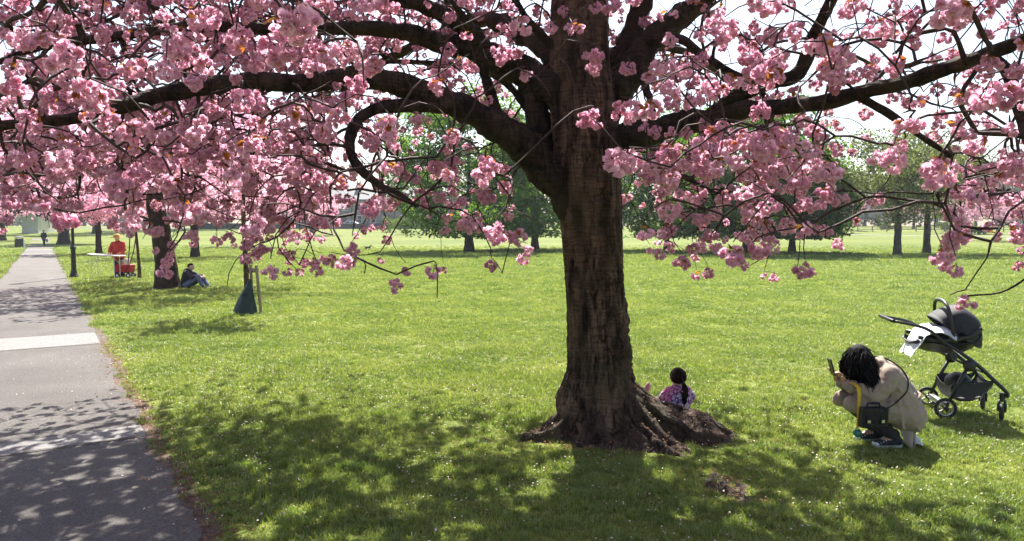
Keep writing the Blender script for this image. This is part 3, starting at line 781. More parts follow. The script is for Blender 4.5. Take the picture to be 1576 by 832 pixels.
# blossom clusters -------------------------------------------------------------
def pompom(seed, florets=6, petals=13, leaves=0, rad=0.052):
    """One hanging bunch of double cherry flowers: florets of ruffled petals, a few bronze leaves above."""
    g = np.random.default_rng(seed); V = []; Fq = []; mi = []
    cents = []
    for f in range(florets):
        for _ in range(30):
            v = g.normal(size=3); v /= np.linalg.norm(v); v[2] = v[2] * 0.8 - 0.12
            c = v * rad * g.uniform(0.55, 0.8)
            if all(np.linalg.norm(c - q) > 0.036 for q in cents): break
        cents.append(c)
        out = c / (np.linalg.norm(c) + 1e-9)
        fr = g.uniform(0.026, 0.034)
        for p in range(petals):
            d = g.normal(size=3); d /= np.linalg.norm(d); d = d + 0.75 * out; d /= np.linalg.norm(d)
            sidev = np.cross(d, g.normal(size=3)); sidev /= np.linalg.norm(sidev); up = np.cross(sidev, d)
            L = fr * g.uniform(0.8, 1.15); w = fr * g.uniform(0.42, 0.62); curl = g.uniform(-0.3, 0.6)
            o = len(V)
            for t, ww in ((0.15, 0.35), (0.7, 1.0), (1.05, 0.72)):
                for s in (-1, 0, 1):
                    cup = (0.25 * abs(s) + curl * t * t * 0.5 + g.normal(0, 0.09)) * fr
                    V.append(c + d * L * (t - 0.10 * abs(s) * (t > 1)) + sidev * w * ww * s + up * cup)
            for r in range(2):
                for q in range(2):
                    a = o + r * 3 + q; Fq.append((a, a + 1, a + 4, a + 3)); mi.append(0)
    for c in cents:                                   # stalks gathering at the twig
        a = np.array([0, 0, rad * 1.15]); e1 = np.array([0.0012, 0, 0]); e2 = np.array([0, 0.0012, 0]); o = len(V)
        V += [a - e1, a + e1, c + e1, c - e1, a - e2, a + e2, c + e2, c - e2]; Fq += [(o, o + 1, o + 2, o + 3), (o + 4, o + 5, o + 6, o + 7)]; mi += [2, 2]
    for l in range(leaves):
        a = g.uniform(0, 6.283); d = np.array([math.cos(a), math.sin(a), g.uniform(-0.1, 0.7)]); d /= np.linalg.norm(d)
        s = np.cross(d, [0, 0, 1]); s /= np.linalg.norm(s); Lf = g.uniform(0.04, 0.068); b = np.array([0, 0, rad * 0.75]); o = len(V)
        for t, ww in ((0.0, 0.08), (0.35, 0.30), (0.7, 0.24), (1.0, 0.02)):
            for q in (-1, 1): V.append(b + d * Lf * t + s * Lf * ww * q + np.array([0, 0, -0.5 * Lf * t * t]))
        for r in range(3):
            a = o + r * 2; Fq.append((a, a + 1, a + 3, a + 2)); mi.append(1)
    return mesh_np('blossom', np.array(V), np.array(Fq), [M['petal'], M['bronze'], M['stalk']], True, mi)
POMS = [pompom(30 + k, [5, 6, 7, 6, 3, 7, 8, 5, 2, 4, 6, 3][k], 13, [0, 3, 0, 4, 2, 0, 2, 5, 1, 0, 1, 3][k], [0.050, 0.054, 0.058, 0.052, 0.038, 0.06, 0.064, 0.05, 0.03, 0.046, 0.062, 0.044][k]) for k in range(12)]

GRID = np.array([  # how thickly the crown is set with blossom, by row and column of the view
    [.55, .45, .65, .6, 1, 1, .75, .7, .2, .45, .6, .55, .22, .3, .4, .55],
    [.55, .8, .6, .6, 1, 1, .7, .6, .08, .45, .8, .5, .4, .4, .15, .3],
    [.6, .7, .6, .7, .9, .9, .6, .4, .05, .45, .9, .7, .55, .5, .45, .6],
    [.8, .8, .9, .9, .65, .7, .5, .3, .03, .5, .9, .9, .5, .22, .35, .55],
    [1, 1, 1, 1, .9, .6, .6, .25, .0, .25, 1, 1, .7, .15, .32, .5],
    [1, 1, 1, .95, .9, .7, .5, .4, .0, .12, .85, .75, .6, .10, .28, .4],
    [.55, .35, .5, .8, .8, .5, .35, .4, .0, .06, .65, .65, .45, .02, .15, .25],
    [0, 0, .10, .38, .42, .2, .08, .22, .0, .02, .30, .28, .10, 0, .18, .08],
    [0, 0, 0, .01, .03, .015, .03, 0, 0, 0, .05, .03, 0, 0, .03, .02]])
HAND = [(625, 418, 26), (540, 401, 22), (1072, 425, 19), (1191, 427, 14), (1176, 425, 13), (1485, 465, 36), (1468, 372, 36), (1478, 366, 34), (1450, 396, 30), (1343, 312, 27), (1352, 243, 40), (1374, 245, 40), (1388, 196, 40), (1408, 192, 40),
        (1445, 266, 44), (1465, 258, 42), (1285, 231, 40), (899, 184, 34), (914, 182, 34), (955, 168, 36), (972, 172, 36), (1004, 168, 42), (955, 250, 40), (968, 246, 36), (965, 306, 18), (1252, 352, 24), (1270, 300, 30), (1298, 306, 28), (687, 338, 22), (686, 355, 24),
        (735, 293, 24), (748, 300, 22), (738, 352, 20), (757, 362, 20), (781, 333, 18), (779, 360, 18), (812, 385, 20), (805, 398, 18), (240, 385, 20), (262, 390, 18), (258, 403, 16), (380, 398, 24), (395, 390, 24), (410, 385, 24), (445, 403, 15), (497, 398, 16), (468, 403, 14),
        (1470, 330, 34), (1500, 285, 36), (1545, 275, 36), (1557, 250, 40), (1520, 145, 60), (1545, 150, 56), (1360, 40, 34), (1352, 60, 30), (1402, 52, 30), (1452, 60, 30), (1455, 15, 48), (1475, 20, 44), (1320, 8, 40), (1285, 120, 46), (1262, 70, 44), (1030, 380, 18), (1065, 385, 24), (1080, 380, 22), (1190, 378, 26), (1165, 362, 24), (1160, 338, 28), (988, 362, 16), (1000, 385, 16), (1570, 410, 24), (1575, 385, 22),
        (105, 92, 56), (140, 148, 50), (160, 178, 44), (70, 60, 40), (440, 40, 60), (460, 30, 56), (430, 70, 50), (500, 90, 44), (536, 85, 48)]

CLEAR = [(262, 345, 393, 450), (145, 244, 356, 440), (352, 410, 412, 490), (16, 82, 318, 388), (520, 556, 328, 352), (100, 150, 350, 430), (1000, 1100, 440, 640), (1380, 1560, 440, 660)]

def canopy_points():
    g = np.random.default_rng(21); out = []; hand = []
    for (px, py, s) in HAND:
        Y = 0.115 * F / s; Y = min(max(Y, 2.3), 9.0); p = at(px, py, Y); out.append((p.x, p.y, p.z)); hand.append(1)
    Gd = GRID.copy(); Gd[:, 9:] *= 0.62; Gd[6:, :] *= 0.75; Gd[5:, 0:4] *= 0.55; Gd[3:8, 13] = 0.03; Gd[3:8, 14] *= 0.35; Gd[3:7, 5] *= 0.62; Gd[3:7, 6] *= 0.6; Gd[3:7, 7] *= 0.7; Gd[0:3, 12:16] *= 0.8; Gd[5:8, 4:8] *= 0.75; Gd[6:8, 10:13] *= 0.8
    Wt = Gd / Gd.sum(); flat = Wt.ravel()
    cells = g.choice(len(flat), 26000, p=flat)
    kept = 0; want = 3000
    cw, ch = 1576 / 16, 52
    for c in cells:
        if kept >= want: break
        r, k = divmod(c, 16)
        px = (k + g.uniform(-0.1, 1.1)) * cw; py = (r + g.uniform(-0.1, 1.1)) * ch
        u = g.uniform()
        left = px < 860
        if left: Y = g.uniform(3.1, 4.4) if u < 0.10 else (g.uniform(4.4, 7.2) if u < 0.48 else g.uniform(7.2, 11.6))
        else: Y = g.uniform(3.0, 4.4) if u < 0.16 else (g.uniform(4.4, 6.6) if u < 0.66 else g.uniform(6.6, 10.0))
        p = at(px, py, Y)
        if p.z < 1.45 or p.z > 6.5: continue
        dx, dy = p.x - TREE.x, p.y - TREE.y
        rx = 7.6 if dx < 0 else 5.4; ry = 5.2 if dy > 0 else 4.3
        if (dx / rx) ** 2 + (dy / ry) ** 2 > 1: continue
        if any(a < px < b and c < py < d for a, b, c, d in CLEAR): continue
        # clear of the stem, of limbs seen bare from the front, of lit ground
        if 838 < px < 990 and py > 150 and Y < 7.3: continue
        if math.hypot(dx, dy) < 0.7: continue
        dd = np.hypot(LPX[:, 0] - px, LPX[:, 1] - py)
        m = (dd < LPX[:, 3] + 0.05 * F / Y) & (LPX[:, 2] > Y - 0.1) & (LPX[:, 3] > 5)
        if m.any() and g.uniform() < 0.8: continue
        gx, gy = p.x, p.y - SHK * p.z
        if lit_zone(gx, gy) and g.uniform() < 0.93: continue
        out.append((p.x, p.y, p.z)); hand.append(0); kept += 1
    # unseen bunches above the frame, added to shade the lawn and block skylight
    kept = 0
    while kept < 2400:
        a = g.uniform(0, 6.283); rr = math.sqrt(g.uniform())
        dx = rr * math.cos(a); dy = rr * math.sin(a)
        dx *= 6.6 if dx < 0 else 4.6; dy *= 4.6 if dy > 0 else 7.0
        q = (dx / 6.6) ** 2 + (dy / (4.6 if dy > 0 else 7.0)) ** 2
        z = g.uniform(2.9, 6.9 - 2.8 * min(1, q))
        p = np.array([TREE.x + dx, TREE.y + dy, z])
        if p[1] < -1.5: continue
        u, v = proj(p)
        if p[1] > 0.5 and v[0] > -25 and -60 < u[0] < 1640: continue
        if np.linalg.norm(p - np.array([0, 0, CAMZ])) < 1.5: continue
        gx, gy = p[0], p[1] - SHK * p[2]
        if lit_zone(gx, gy) and g.uniform() < 0.95: continue
        out.append(tuple(p)); hand.append(2); kept += 1
    # extra bunches at the crown's back, added to throw shade before the trunk
    kept = 0
    while kept < 2200:
        gx, gy = (g.uniform(-5.2, 2.1) if g.uniform() < 0.65 else g.uniform(-5.4, -1.6)), g.uniform(2.8, 7.3); z = g.uniform(3.4, 6.4)
        p = np.array([gx, gy + SHK * z, z])
        if lit_zone(gx, gy): continue
        if ((p[0] - TREE.x) / (7.0 if p[0] < TREE.x else 4.6)) ** 2 + ((p[1] - TREE.y) / 5.4) ** 2 > 1: continue
        u, v = proj(p)
        if v[0] > 95: continue
        if v[0] > -20 and g.uniform() < 0.55: continue
        out.append(tuple(p)); hand.append(3); kept += 1
    return np.array(out), np.array(hand)

def lit_zone(x, y):
    """Ground that the photograph shows in full sun."""
    if y < 3.2: return False
    px = CX + F * x / y; py = HZ + F * CAMZ / y
    if py < 565: return True
    if px > 1250 and py < 700: return True
    if px > 1380 and py < 790: return True
    if px > 1120 and py < 620: return True
    if px < 200 and 470 < py < 600: return True
    if 560 < px < 850 and py < 600: return True
    return False

CP, CH = canopy_points()
def blossoms():
    g = np.random.default_rng(9)
    # bare trailing twigs too
    bare = []
    for q in range(1100):
        c = CP[g.integers(0, len(CP))]; bare.append(c + np.array([g.normal(0, .16), g.normal(0, .16), g.uniform(-0.30, 0.12)]))
    bare = np.array([b for b in bare if b[2] > 1.45])
    T = np.concatenate([CP + np.array([0, 0, 0.062]), bare])
    chains = grow(T, BASE, step=0.11, rmin=0.0034, power=0.40, arch=0.16, lenw=0.22, jitter=0.07, seed=4, rmax=0.05)
    # the thickest of these are branches of their own, the rest are twigs
    chains.sort(key=lambda c: -c[1][:2].max() * (1 + len(c[0]) * 0.05))
    for k in range(60):
        P, R, _ = chains[k]
        P2, R2 = smooth_path(P, R, 0.05)
        V, Fc = tube_np(P2, R2, 7); obj_np('branch', local(V), Fc, M['limb'], cherry, True)
    tw = Cat()
    for P, R, _ in chains[60:]:
        V, Fc = tube_np(P, R, 4); tw.add(local(V), Fc)
    o = tw.build('twigs', M['twig'], cherry); o['kind'] = 'stuff'
    n = len(CP)
    rot = np.column_stack([g.normal(0, .35, n), g.normal(0, .35, n), g.uniform(0, 6.283, n)])
    s = g.uniform(0.52, 1.0, n); s[CH == 2] *= 1.65; s[(CH == 3) & (proj(CP)[1] < -15)] *= 1.65; s[CH == 1] *= 1.15  # out-of-frame shading bunches are enlarged
    pick = g.choice(12, n, p=[.11, .08, .12, .06, .09, .12, .10, .05, .06, .09, .07, .05])
    u, v = proj(CP); size = s / CP[:, 1] * ((u > 0) & (u < 1576) & (v > 0) & (v < 832) & (CP[:, 1] > 1))
    big = np.argsort(-size)[:300]; rest = np.setdiff1d(np.arange(n), big)
    for q in big:
        o = bpy.data.objects.new('blossom', POMS[pick[q]]); o.location = CP[q] - np.array(TREE); o.rotation_euler = rot[q]; o.scale = (s[q],) * 3
        link(o, cherry)
    o = gn_instances('blossom_mass', local(CP[rest]), rot[rest], np.repeat(s[rest][:, None], 3, 1), pick[rest], POMS, cherry)
    o['kind'] = 'stuff'
blossoms()
# ------------------------------------------------------------------ other trees
M['chestnut'] = leafmat('chestnut_leaf', [(0.2, (0.040, 0.095, 0.024)), (0.5, (0.078, 0.150, 0.034)), (0.8, (0.14, 0.21, 0.052))], trans=0.5, tr_gain=(1.5, 1.5, 0.6), scale=0.8, inst=0.45)
M['lightleaf'] = leafmat('opening_leaf', [(0.2, (0.085, 0.115, 0.040)), (0.5, (0.135, 0.165, 0.065)), (0.8, (0.20, 0.22, 0.10))], trans=0.45, tr_gain=(1.2, 1.2, 0.8), scale=0.8, inst=0.5)
M['greyleaf'] = leafmat('distant_leaf', [(0.2, (0.060, 0.085, 0.050)), (0.5, (0.095, 0.120, 0.070)), (0.8, (0.14, 0.165, 0.10))], trans=0.35, tr_gain=(1.1, 1.1, 0.9), scale=0.3, inst=0.4)
M['darkleaf'] = leafmat('evergreen_leaf', [(0.2, (0.010, 0.022, 0.010)), (0.5, (0.018, 0.038, 0.014)), (0.8, (0.035, 0.06, 0.02))], trans=0.25, tr_gain=(1.2, 1.2, 0.8), scale=0.6, inst=0.4)
M['farpetal'] = leafmat('distant_blossom', [(0.2, (0.70, 0.39, 0.50)), (0.5, (0.83, 0.54, 0.64)), (0.8, (0.92, 0.71, 0.78))], trans=0.45, tr_gain=(1.05, 0.9, 1.0), scale=1.2, inst=0.55)
M['palepetal'] = leafmat('pale_distant_blossom', [(0.2, (0.46, 0.25, 0.33)), (0.5, (0.58, 0.34, 0.43)), (0.8, (0.70, 0.48, 0.55))], trans=0.4, tr_gain=(1.0, 0.9, 1.0), scale=0.6, inst=0.5)
M['shrub'] = leafmat('shrub_leaf', [(0.2, (0.05, 0.09, 0.02)), (0.5, (0.09, 0.14, 0.03)), (0.8, (0.15, 0.20, 0.05))], trans=0.4, tr_gain=(1.3, 1.3, 0.7), scale=0.9, inst=0.5)

def leaf_quads(C, size, g, flat=0.0, asp=0.55):
    """Random pointed leaves (two triangles folded along the rib) at centres C."""
    n = len(C)
    d = g.normal(size=(n, 3)); d[:, 2] = d[:, 2] * (1 - flat) - 0.25; d /= np.linalg.norm(d, axis=1, keepdims=True)
    s = np.cross(d, g.normal(size=(n, 3)) * np.array([1 - flat, 1 - flat, 1]) + np.array([0, 0, flat])); s /= np.linalg.norm(s, axis=1, keepdims=True) + 1e-9
    u = np.cross(s, d); sz = (size * g.uniform(0.6, 1.35, n))[:, None]
    V = np.stack([C - d * sz * 0.5, C + s * sz * asp * 0.5 + u * sz * 0.12, C + d * sz * 0.5, C - s * sz * asp * 0.5 + u * sz * 0.12], 1).reshape(-1, 3)
    i = np.arange(n) * 4
    return V, np.stack([i, i + 1, i + 2, i + 3], 1)

def crown_lumps(c, rad, nl, lr, g, shell=0.72, bottom=None):
    L = []
    while len(L) < nl:
        v = g.normal(size=3); v /= np.linalg.norm(v); v *= g.uniform(shell, 1.0) ** 1
        p = np.array(c) + v * np.array(rad)
        if bottom is not None and p[2] < bottom: p[2] = bottom + g.uniform(0, 0.5)
        L.append((*p, lr * g.uniform(0.7, 1.3)))
    return np.array(L)

def tree(name, label, base, h, crown_c, rad, trunk_r, leaf_m, leaf_n, leaf_s, bark, seed, nl=45, lr=1.3, fork=0.25, lean=(0, 0), cat='tree', group=None, bottom=None, limbs_n=40, shell=0.72, puff=False, flat=0.3, rmin=0.02, spread=1.0, limb_pow=0.5):
    g = np.random.default_rng(seed)
    b = np.array(base, float)
    root = empty(name, base, 0, label, cat, group)
    top = np.array([lean[0], lean[1], h * fork])
    cc = np.array(crown_c, float)
    P, R = smooth_path([(0, 0, -0.15), (lean[0] * 0.15, lean[1] * .15, h * fork * 0.3), tuple(top * np.array([0.6, 0.6, 0.7])), tuple(top), tuple((top + cc) / 2), tuple(cc + np.array([0, 0, rad[2] * 0.4]))],
                       [trunk_r * 1.35, trunk_r * 1.02, trunk_r * 0.92, trunk_r * 0.9, trunk_r * 0.5, trunk_r * 0.12], max(0.12, h * 0.02))
    n = 14; V, Fc = tube_np(P, R, n); Cc = np.repeat(P, n, 0)
    for q in range(len(V)):
        D = V[q] - Cc[q]; fl = max(0, 1 - Cc[q][2] / 0.6)
        V[q] = Cc[q] + D * (1 + 0.12 * nz3(V[q], 3.0 / max(.2, trunk_r) * .3, seed) + 0.4 * fl * abs(nz3(V[q], 2.2, seed + 3.0)))
    obj_np('trunk', V, Fc, bark, root, True)
    L = crown_lumps(cc, rad, nl, lr, g, shell, bottom)
    nb = [(*p, r) for p, r in zip(P, R) if p[2] > h * fork * 0.85]
    idx = g.choice(len(L), min(limbs_n, len(L)), replace=False)
    tg = L[idx, :3]
    if spread != 1.0: tg = np.concatenate([tg] + [L[g.choice(len(L), len(L))][:, :3] + g.normal(0, lr * 0.6, (len(L), 3)) for _ in range(int(spread))])
    ch = grow(tg, nb, step=max(0.25, h * 0.03), rmin=rmin, power=limb_pow, arch=0.05, lenw=0.15, jitter=0.08, seed=seed, rmax=trunk_r * 0.6)
    cat_ = Cat()
    for Pq, Rq, _ in ch:
        V, Fc = tube_np(Pq, Rq, 5); cat_.add(V, Fc)
    o = cat_.build('branches', bark, root); o['kind'] = 'stuff'
    per = max(1, leaf_n // len(L)); C = []
    for (x, y, z, r) in L:
        v = g.normal(size=(per, 3)); v /= np.linalg.norm(v, axis=1, keepdims=True)
        C.append(np.array([x, y, z]) + v * (r * g.uniform(0.35, 1.0, per) ** 0.5)[:, None] * np.array([1, 1, 0.75]))
    C = np.concatenate(C)
    if bottom is not None: C = C[C[:, 2] > bottom - 0.35 + 0.3 * g.uniform(size=len(C))]
    if puff:      # each blossom bunch is several crumpled petals round one centre
        C = np.repeat(C, 5, 0) + g.normal(0, leaf_s * 0.32, (len(C) * 5, 3)); V, Fc = leaf_quads(C, leaf_s * 0.95, g, 0.0, 0.85)
    else: V, Fc = leaf_quads(C, leaf_s, g, flat)
    obj_np('crown', V, Fc, leaf_m, root)
    return root

# cherries along the path
b = gp(258, 443)
tree('cherry_tree', 'old pink cherry with leaning grey trunk beside the seated man', b, 6.6, (-0.3, 0.2, 4.35), (5.6, 5.2, 1.9), 0.31, M['farpetal'], 5200, 0.125, M['limb'], 41, nl=150, lr=0.75, fork=0.42, lean=(-0.32, 0), shell=0.5, puff=True, limbs_n=90, bottom=2.5, rmin=0.012, limb_pow=0.52)
def cher(px, Y, h, r, tr, n, label, seed, m='farpetal', s=0.16, lean=(0, 0), grp='cherries further off along the path', bottom=1.9, nm='cherry_tree'):
    return tree(nm, label, onground(px, Y), h, (0, 0, h * 0.66), (r, r, h * 0.27), tr, M[m], n, s, M['limb'], seed, nl=70, lr=max(0.5, r * 0.2), fork=0.36, lean=lean, shell=0.45, puff=True, limbs_n=50, bottom=bottom, group=grp, rmin=0.018)
cher(152, 55, 6.2, 4.6, 0.2, 2400, 'pink cherry with slim trunk beyond the table, left of the red-jacketed person', 42)
cher(-130, 33, 7.0, 5.4, 0.3, 3200, 'pink cherry on the left verge of the path, trunk outside the frame', 43, s=0.14)
cher(383, 76, 6.8, 5.2, 0.34, 2400, 'pink cherry with short dark trunk above the green watering bag', 44, s=0.17, lean=(0.5, 0))
cher(5, 98, 7.2, 5.5, 0.35, 2000, 'pink cherry left of the litter bin at the path end', 45, s=0.2)
cher(300, 48, 6.6, 4.8, 0.25, 2400, 'pink cherry behind the leaning cherry and the seated man', 46, s=0.15)
cher(480, 118, 7.5, 5.6, 0.3, 1800, 'pink cherry standing before the parked white car', 47, s=0.22)
for px, Y, h, r, sd, lb in [(1268, 128, 6.5, 4.6, 51, 'pale pink cherry left of the paired bare-limbed trees, next to the dark chestnut'), (1293, 140, 6.3, 4.4, 52, 'pale pink cherry second from the dark chestnut in the far row'),
                        (1405, 150, 6.4, 5.0, 53, 'pale pink cherry seen between the two light-leaved trunks'), (1478, 126, 7.2, 5.4, 54, 'pale pink cherry just right of the two light-leaved trees'),
                        (1533, 96, 6.6, 5.2, 55, 'pale pink cherry with forked leaning trunk at the far right'), (1610, 88, 6.6, 5.0, 56, 'pale pink cherry cut by the right edge of the frame')]:
    cher(px, Y, h, r, 0.24, 1700, lb, sd, 'palepetal', 0.22, (0.4 if sd in (55, 54) else 0.1, 0), 'cherries across the field', 1.8)
# young cherries with stakes
def sapling(px, py, h, seed, label, lean=(0, 0)):
    b = gp(px, py)
    t = tree('young_cherry', label, b, h, (0, 0, h * 0.72), (h * 0.26, h * 0.26, h * 0.24), 0.055, M['farpetal'], 420, 0.11, M['bark'], seed, nl=26, lr=0.4, fork=0.5, lean=lean, shell=0.3, puff=True, limbs_n=20, bottom=h * 0.46, group='young staked cherries', rmin=0.008)
    return b
sapling(215, 428, 4.2, 61, 'thin young cherry to the right of the red wagon', (-0.12, 0))
sapling(151, 391, 4.6, 62, 'slim young cherry left of the red-jacketed person', (0.05, 0))
sapling(381, 481, 4.6, 64, 'young cherry rising out of the green watering bag', (-0.05, 0))

# horse chestnuts in full leaf
for px, Y, h, r, tr, sd, lb in [(722, 61, 14.5, 7.2, 0.36, 71, 'broad dark green chestnut left of the big cherry trunk'), (823, 68, 13.0, 6.0, 0.32, 72, 'green chestnut half hidden behind the big cherry trunk'),
                                (1026, 64, 12.5, 5.6, 0.22, 73, 'green chestnut with slim trunk right of the big cherry trunk'), (1151, 56, 12.8, 6.4, 0.38, 74, 'dark chestnut with thick trunk in the middle of the right group'),
                                (1219, 59, 9.4, 4.3, 0.26, 75, 'smaller dark chestnut at the right end of its group')]:
    tree('horse_chestnut', lb, onground(px, Y), h, (0, 0, h * 0.45), (r, r, h * 0.48), tr, M['chestnut'], 24000, 0.34, M['dark_bark'], sd, nl=170, lr=1.2, fork=0.22, bottom=1.35, limbs_n=40, group='horse chestnuts across the field', shell=0.6, flat=0.45)
# opening, light-leaved trees on the right
for px, Y, h, sd, lb in [(1381, 52.5, 9.4, 81, 'light-leaved tree with bare limbs showing, left of the pair'), (1426, 56.5, 10.0, 82, 'light-leaved tree with bare limbs showing, right of the pair')]:
    tree('sycamore', lb, onground(px, Y), h, (0, 0, h * 0.60), (4.6, 4.4, h * 0.36), 0.25, M['lightleaf'], 12000, 0.21, M['far_bark'], sd, nl=90, lr=0.95, fork=0.27, bottom=2.3, limbs_n=90, group='pair of opening trees', shell=0.35, spread=3.0, rmin=0.014, limb_pow=0.46)
# wooded edge behind
k = 0
g0 = np.random.default_rng(99)
far_spec = [(1235, 215, 19, 9), (1262, 230, 21, 10), (1292, 225, 18, 9), (1330, 205, 15, 8), (1352, 220, 17, 9), (1440, 210, 17, 9), (1470, 225, 22, 10), (1500, 215, 20, 9), (1532, 200, 15, 8), (1565, 215, 17, 9), (1600, 205, 18, 9),
            (1130, 220, 16, 9), (1060, 225, 17, 9), (960, 220, 15, 8), (900, 225, 18, 9), (760, 220, 17, 9), (690, 225, 18, 9), (640, 205, 16, 7)]
where = ['above the pale cherries', 'tallest above the pale cherries', 'behind the paler leaves left of the paired trees', 'just left of the paired trees', 'behind the left of the paired trees', 'behind the right of the paired trees', 'tallest right of the paired trees', 'second tall one right of the paired trees',
         'low one near the right edge', 'above the forked cherry at the right', 'cut by the right edge', 'behind the thick-trunked chestnut', 'behind the slim-trunked chestnut', 'seen right of the big cherry trunk', 'hidden mostly by the big cherry trunk', 'behind the broad left chestnut', 'left of the broad chestnut', 'beside the stone houses']
for (px, Y, h, r), w in zip(far_spec, where):
    tree('distant_tree', 'distant grey-green tree ' + w, onground(px, Y), h, (0, 0, h * 0.56), (r, r * 0.8, h * 0.42), 0.4, M['greyleaf'], 3600, 0.75, M['far_bark'], 200 + k, nl=60, lr=1.9, fork=0.25, limbs_n=24, group='wooded edge behind the field', rmin=0.05)
    k += 1
# dark evergreens at the end of the path
for px, Y, h, r, tr, sd, lb in [(99, 86, 13, 6.0, 0.55, 91, 'dark spreading evergreen with massive black trunk by the path end'), (-20, 118, 13, 7.5, 0.6, 92, 'dark evergreen left of the white house'), (150, 125, 14, 8.0, 0.6, 93, 'dark evergreen right of the white house'),
                                (235, 140, 14, 8.0, 0.6, 94, 'dark evergreen behind the leaning cherry'), (330, 150, 13, 8, 0.5, 95, 'dark evergreen behind the watering bag sapling')]:
    tree('evergreen_tree', lb, onground(px, Y), h, (0, 0, h * 0.56), (r, r, h * 0.36), tr, M['darkleaf'], 7000, 0.5, M['dark_bark'], sd, nl=80, lr=1.5, fork=0.3, bottom=(3.0 if sd == 91 else 0.8), limbs_n=36, group='dark trees at the path end', flat=0.3, rmin=0.04)
# a far-off wood closing the view all round
def far_wood():
    g = np.random.default_rng(77); C = []
    for k in range(150):
        a = g.uniform(-0.95, 0.95); Y = g.uniform(245, 300); x = Y * math.tan(a) * 0.85; h = g.uniform(7, 15) * (1.0 if x > -60 else 0.9); r = g.uniform(4, 8)
        L = crown_lumps((x, Y, gz(x, Y) + h * 0.5), (r, r * .7, h * 0.5), 12, 2.4, g, 0.4)
        for (lx, ly, lz, q) in L:
            v = g.normal(size=(16, 3)); v /= np.linalg.norm(v, axis=1, keepdims=True); C.append(np.array([lx, ly, lz]) + v * q)
    V, Fc = leaf_quads(np.concatenate(C), 1.7, g, 0.2)
    tag(obj_np('far_wood', V, Fc, M['greyleaf']), 'grey-green belt of woodland closing the horizon', 'woodland', None, 'stuff')
far_wood()
# low shrubs along the far edge
def shrub(px, Y, r, h, seed, label):
    g = np.random.default_rng(seed); b = onground(px, Y); root = empty('shrub', b, 0, label, 'shrub', 'shrubs along the far edge')
    L = crown_lumps((0, 0, h * 0.5), (r, r * 0.7, h * 0.42), 16, h * 0.22, g, 0.3); C = []
    for (x, y, z, q) in L:
        v = g.normal(size=(70, 3)); v /= np.linalg.norm(v, axis=1, keepdims=True); C.append(np.array([x, y, z]) + v * q)
    C = np.concatenate(C); C = C[C[:, 2] > 0.05]
    V, Fc = leaf_quads(C, 0.28, g, 0.2); obj_np('foliage', V, Fc, M['shrub'], root)
    for q in range(6): MB().tube([(0.05 * q - .12, 0, -0.05), (g.normal(0, r * .3), g.normal(0, r * .2), h * 0.7)], [0.03, 0.012], 5).build('stem', M['far_bark'], root)
for q, (px, Y, r, h, lb) in enumerate([(1452, 135, 2.2, 1.8, 'low green shrub right of the light-leaved trees'), (1490, 138, 1.8, 1.6, 'small green shrub under the pale cherry'), (1505, 120, 1.6, 1.3, 'small shrub below the forked far cherry'), (1365, 140, 1.8, 1.4, 'low shrub just left of the paired trees'),
                                   (1300, 150, 2.5, 1.9, 'low shrub under the far pale cherries'), (1575, 92, 3.0, 0.8, 'flat clump of leaves at the right edge of the lawn'), (625, 120, 2.4, 3.4, 'yellow-green bush below the broad chestnut'), (600, 130, 2.0, 2.8, 'round bush right of the parked white car')]):
    shrub(px, Y, r, h, 300 + q, lb)
# ------------------------------------------------------------------ buildings and far things
M['white_wall'] = mat('white_render', (0.66, 0.65, 0.62), (0.78, 0.77, 0.75), 1.2, 0.85)
M['stone'] = mat('grey_sandstone', (0.16, 0.135, 0.11), (0.30, 0.26, 0.21), 1.6, 0.9, 0.4, detail=8)
M['slate'] = mat('slate_roof', (0.06, 0.062, 0.07), (0.11, 0.11, 0.12), 2.5, 0.7)
M['window'] = mat('window_glass', (0.02, 0.024, 0.03), (0.05, 0.055, 0.06), 1.0, 0.12)
M['wood_white'] = mat('white_timber', (0.68, 0.67, 0.64), None, 4, 0.6)
M['wall_stone'] = mat('dark_wall_stone', (0.035, 0.033, 0.034), (0.085, 0.08, 0.078), 3.0, 0.9, 0.5, detail=8)
M['rub_black'] = mat('black_rubber', (0.016, 0.016, 0.017), (0.028, 0.028, 0.029), 30, 0.75)
M['cast'] = mat('black_cast_iron', (0.010, 0.013, 0.012), (0.022, 0.026, 0.024), 20, 0.45)
M['door'] = mat('dark_door', (0.05, 0.02, 0.02), None, 4, 0.5)

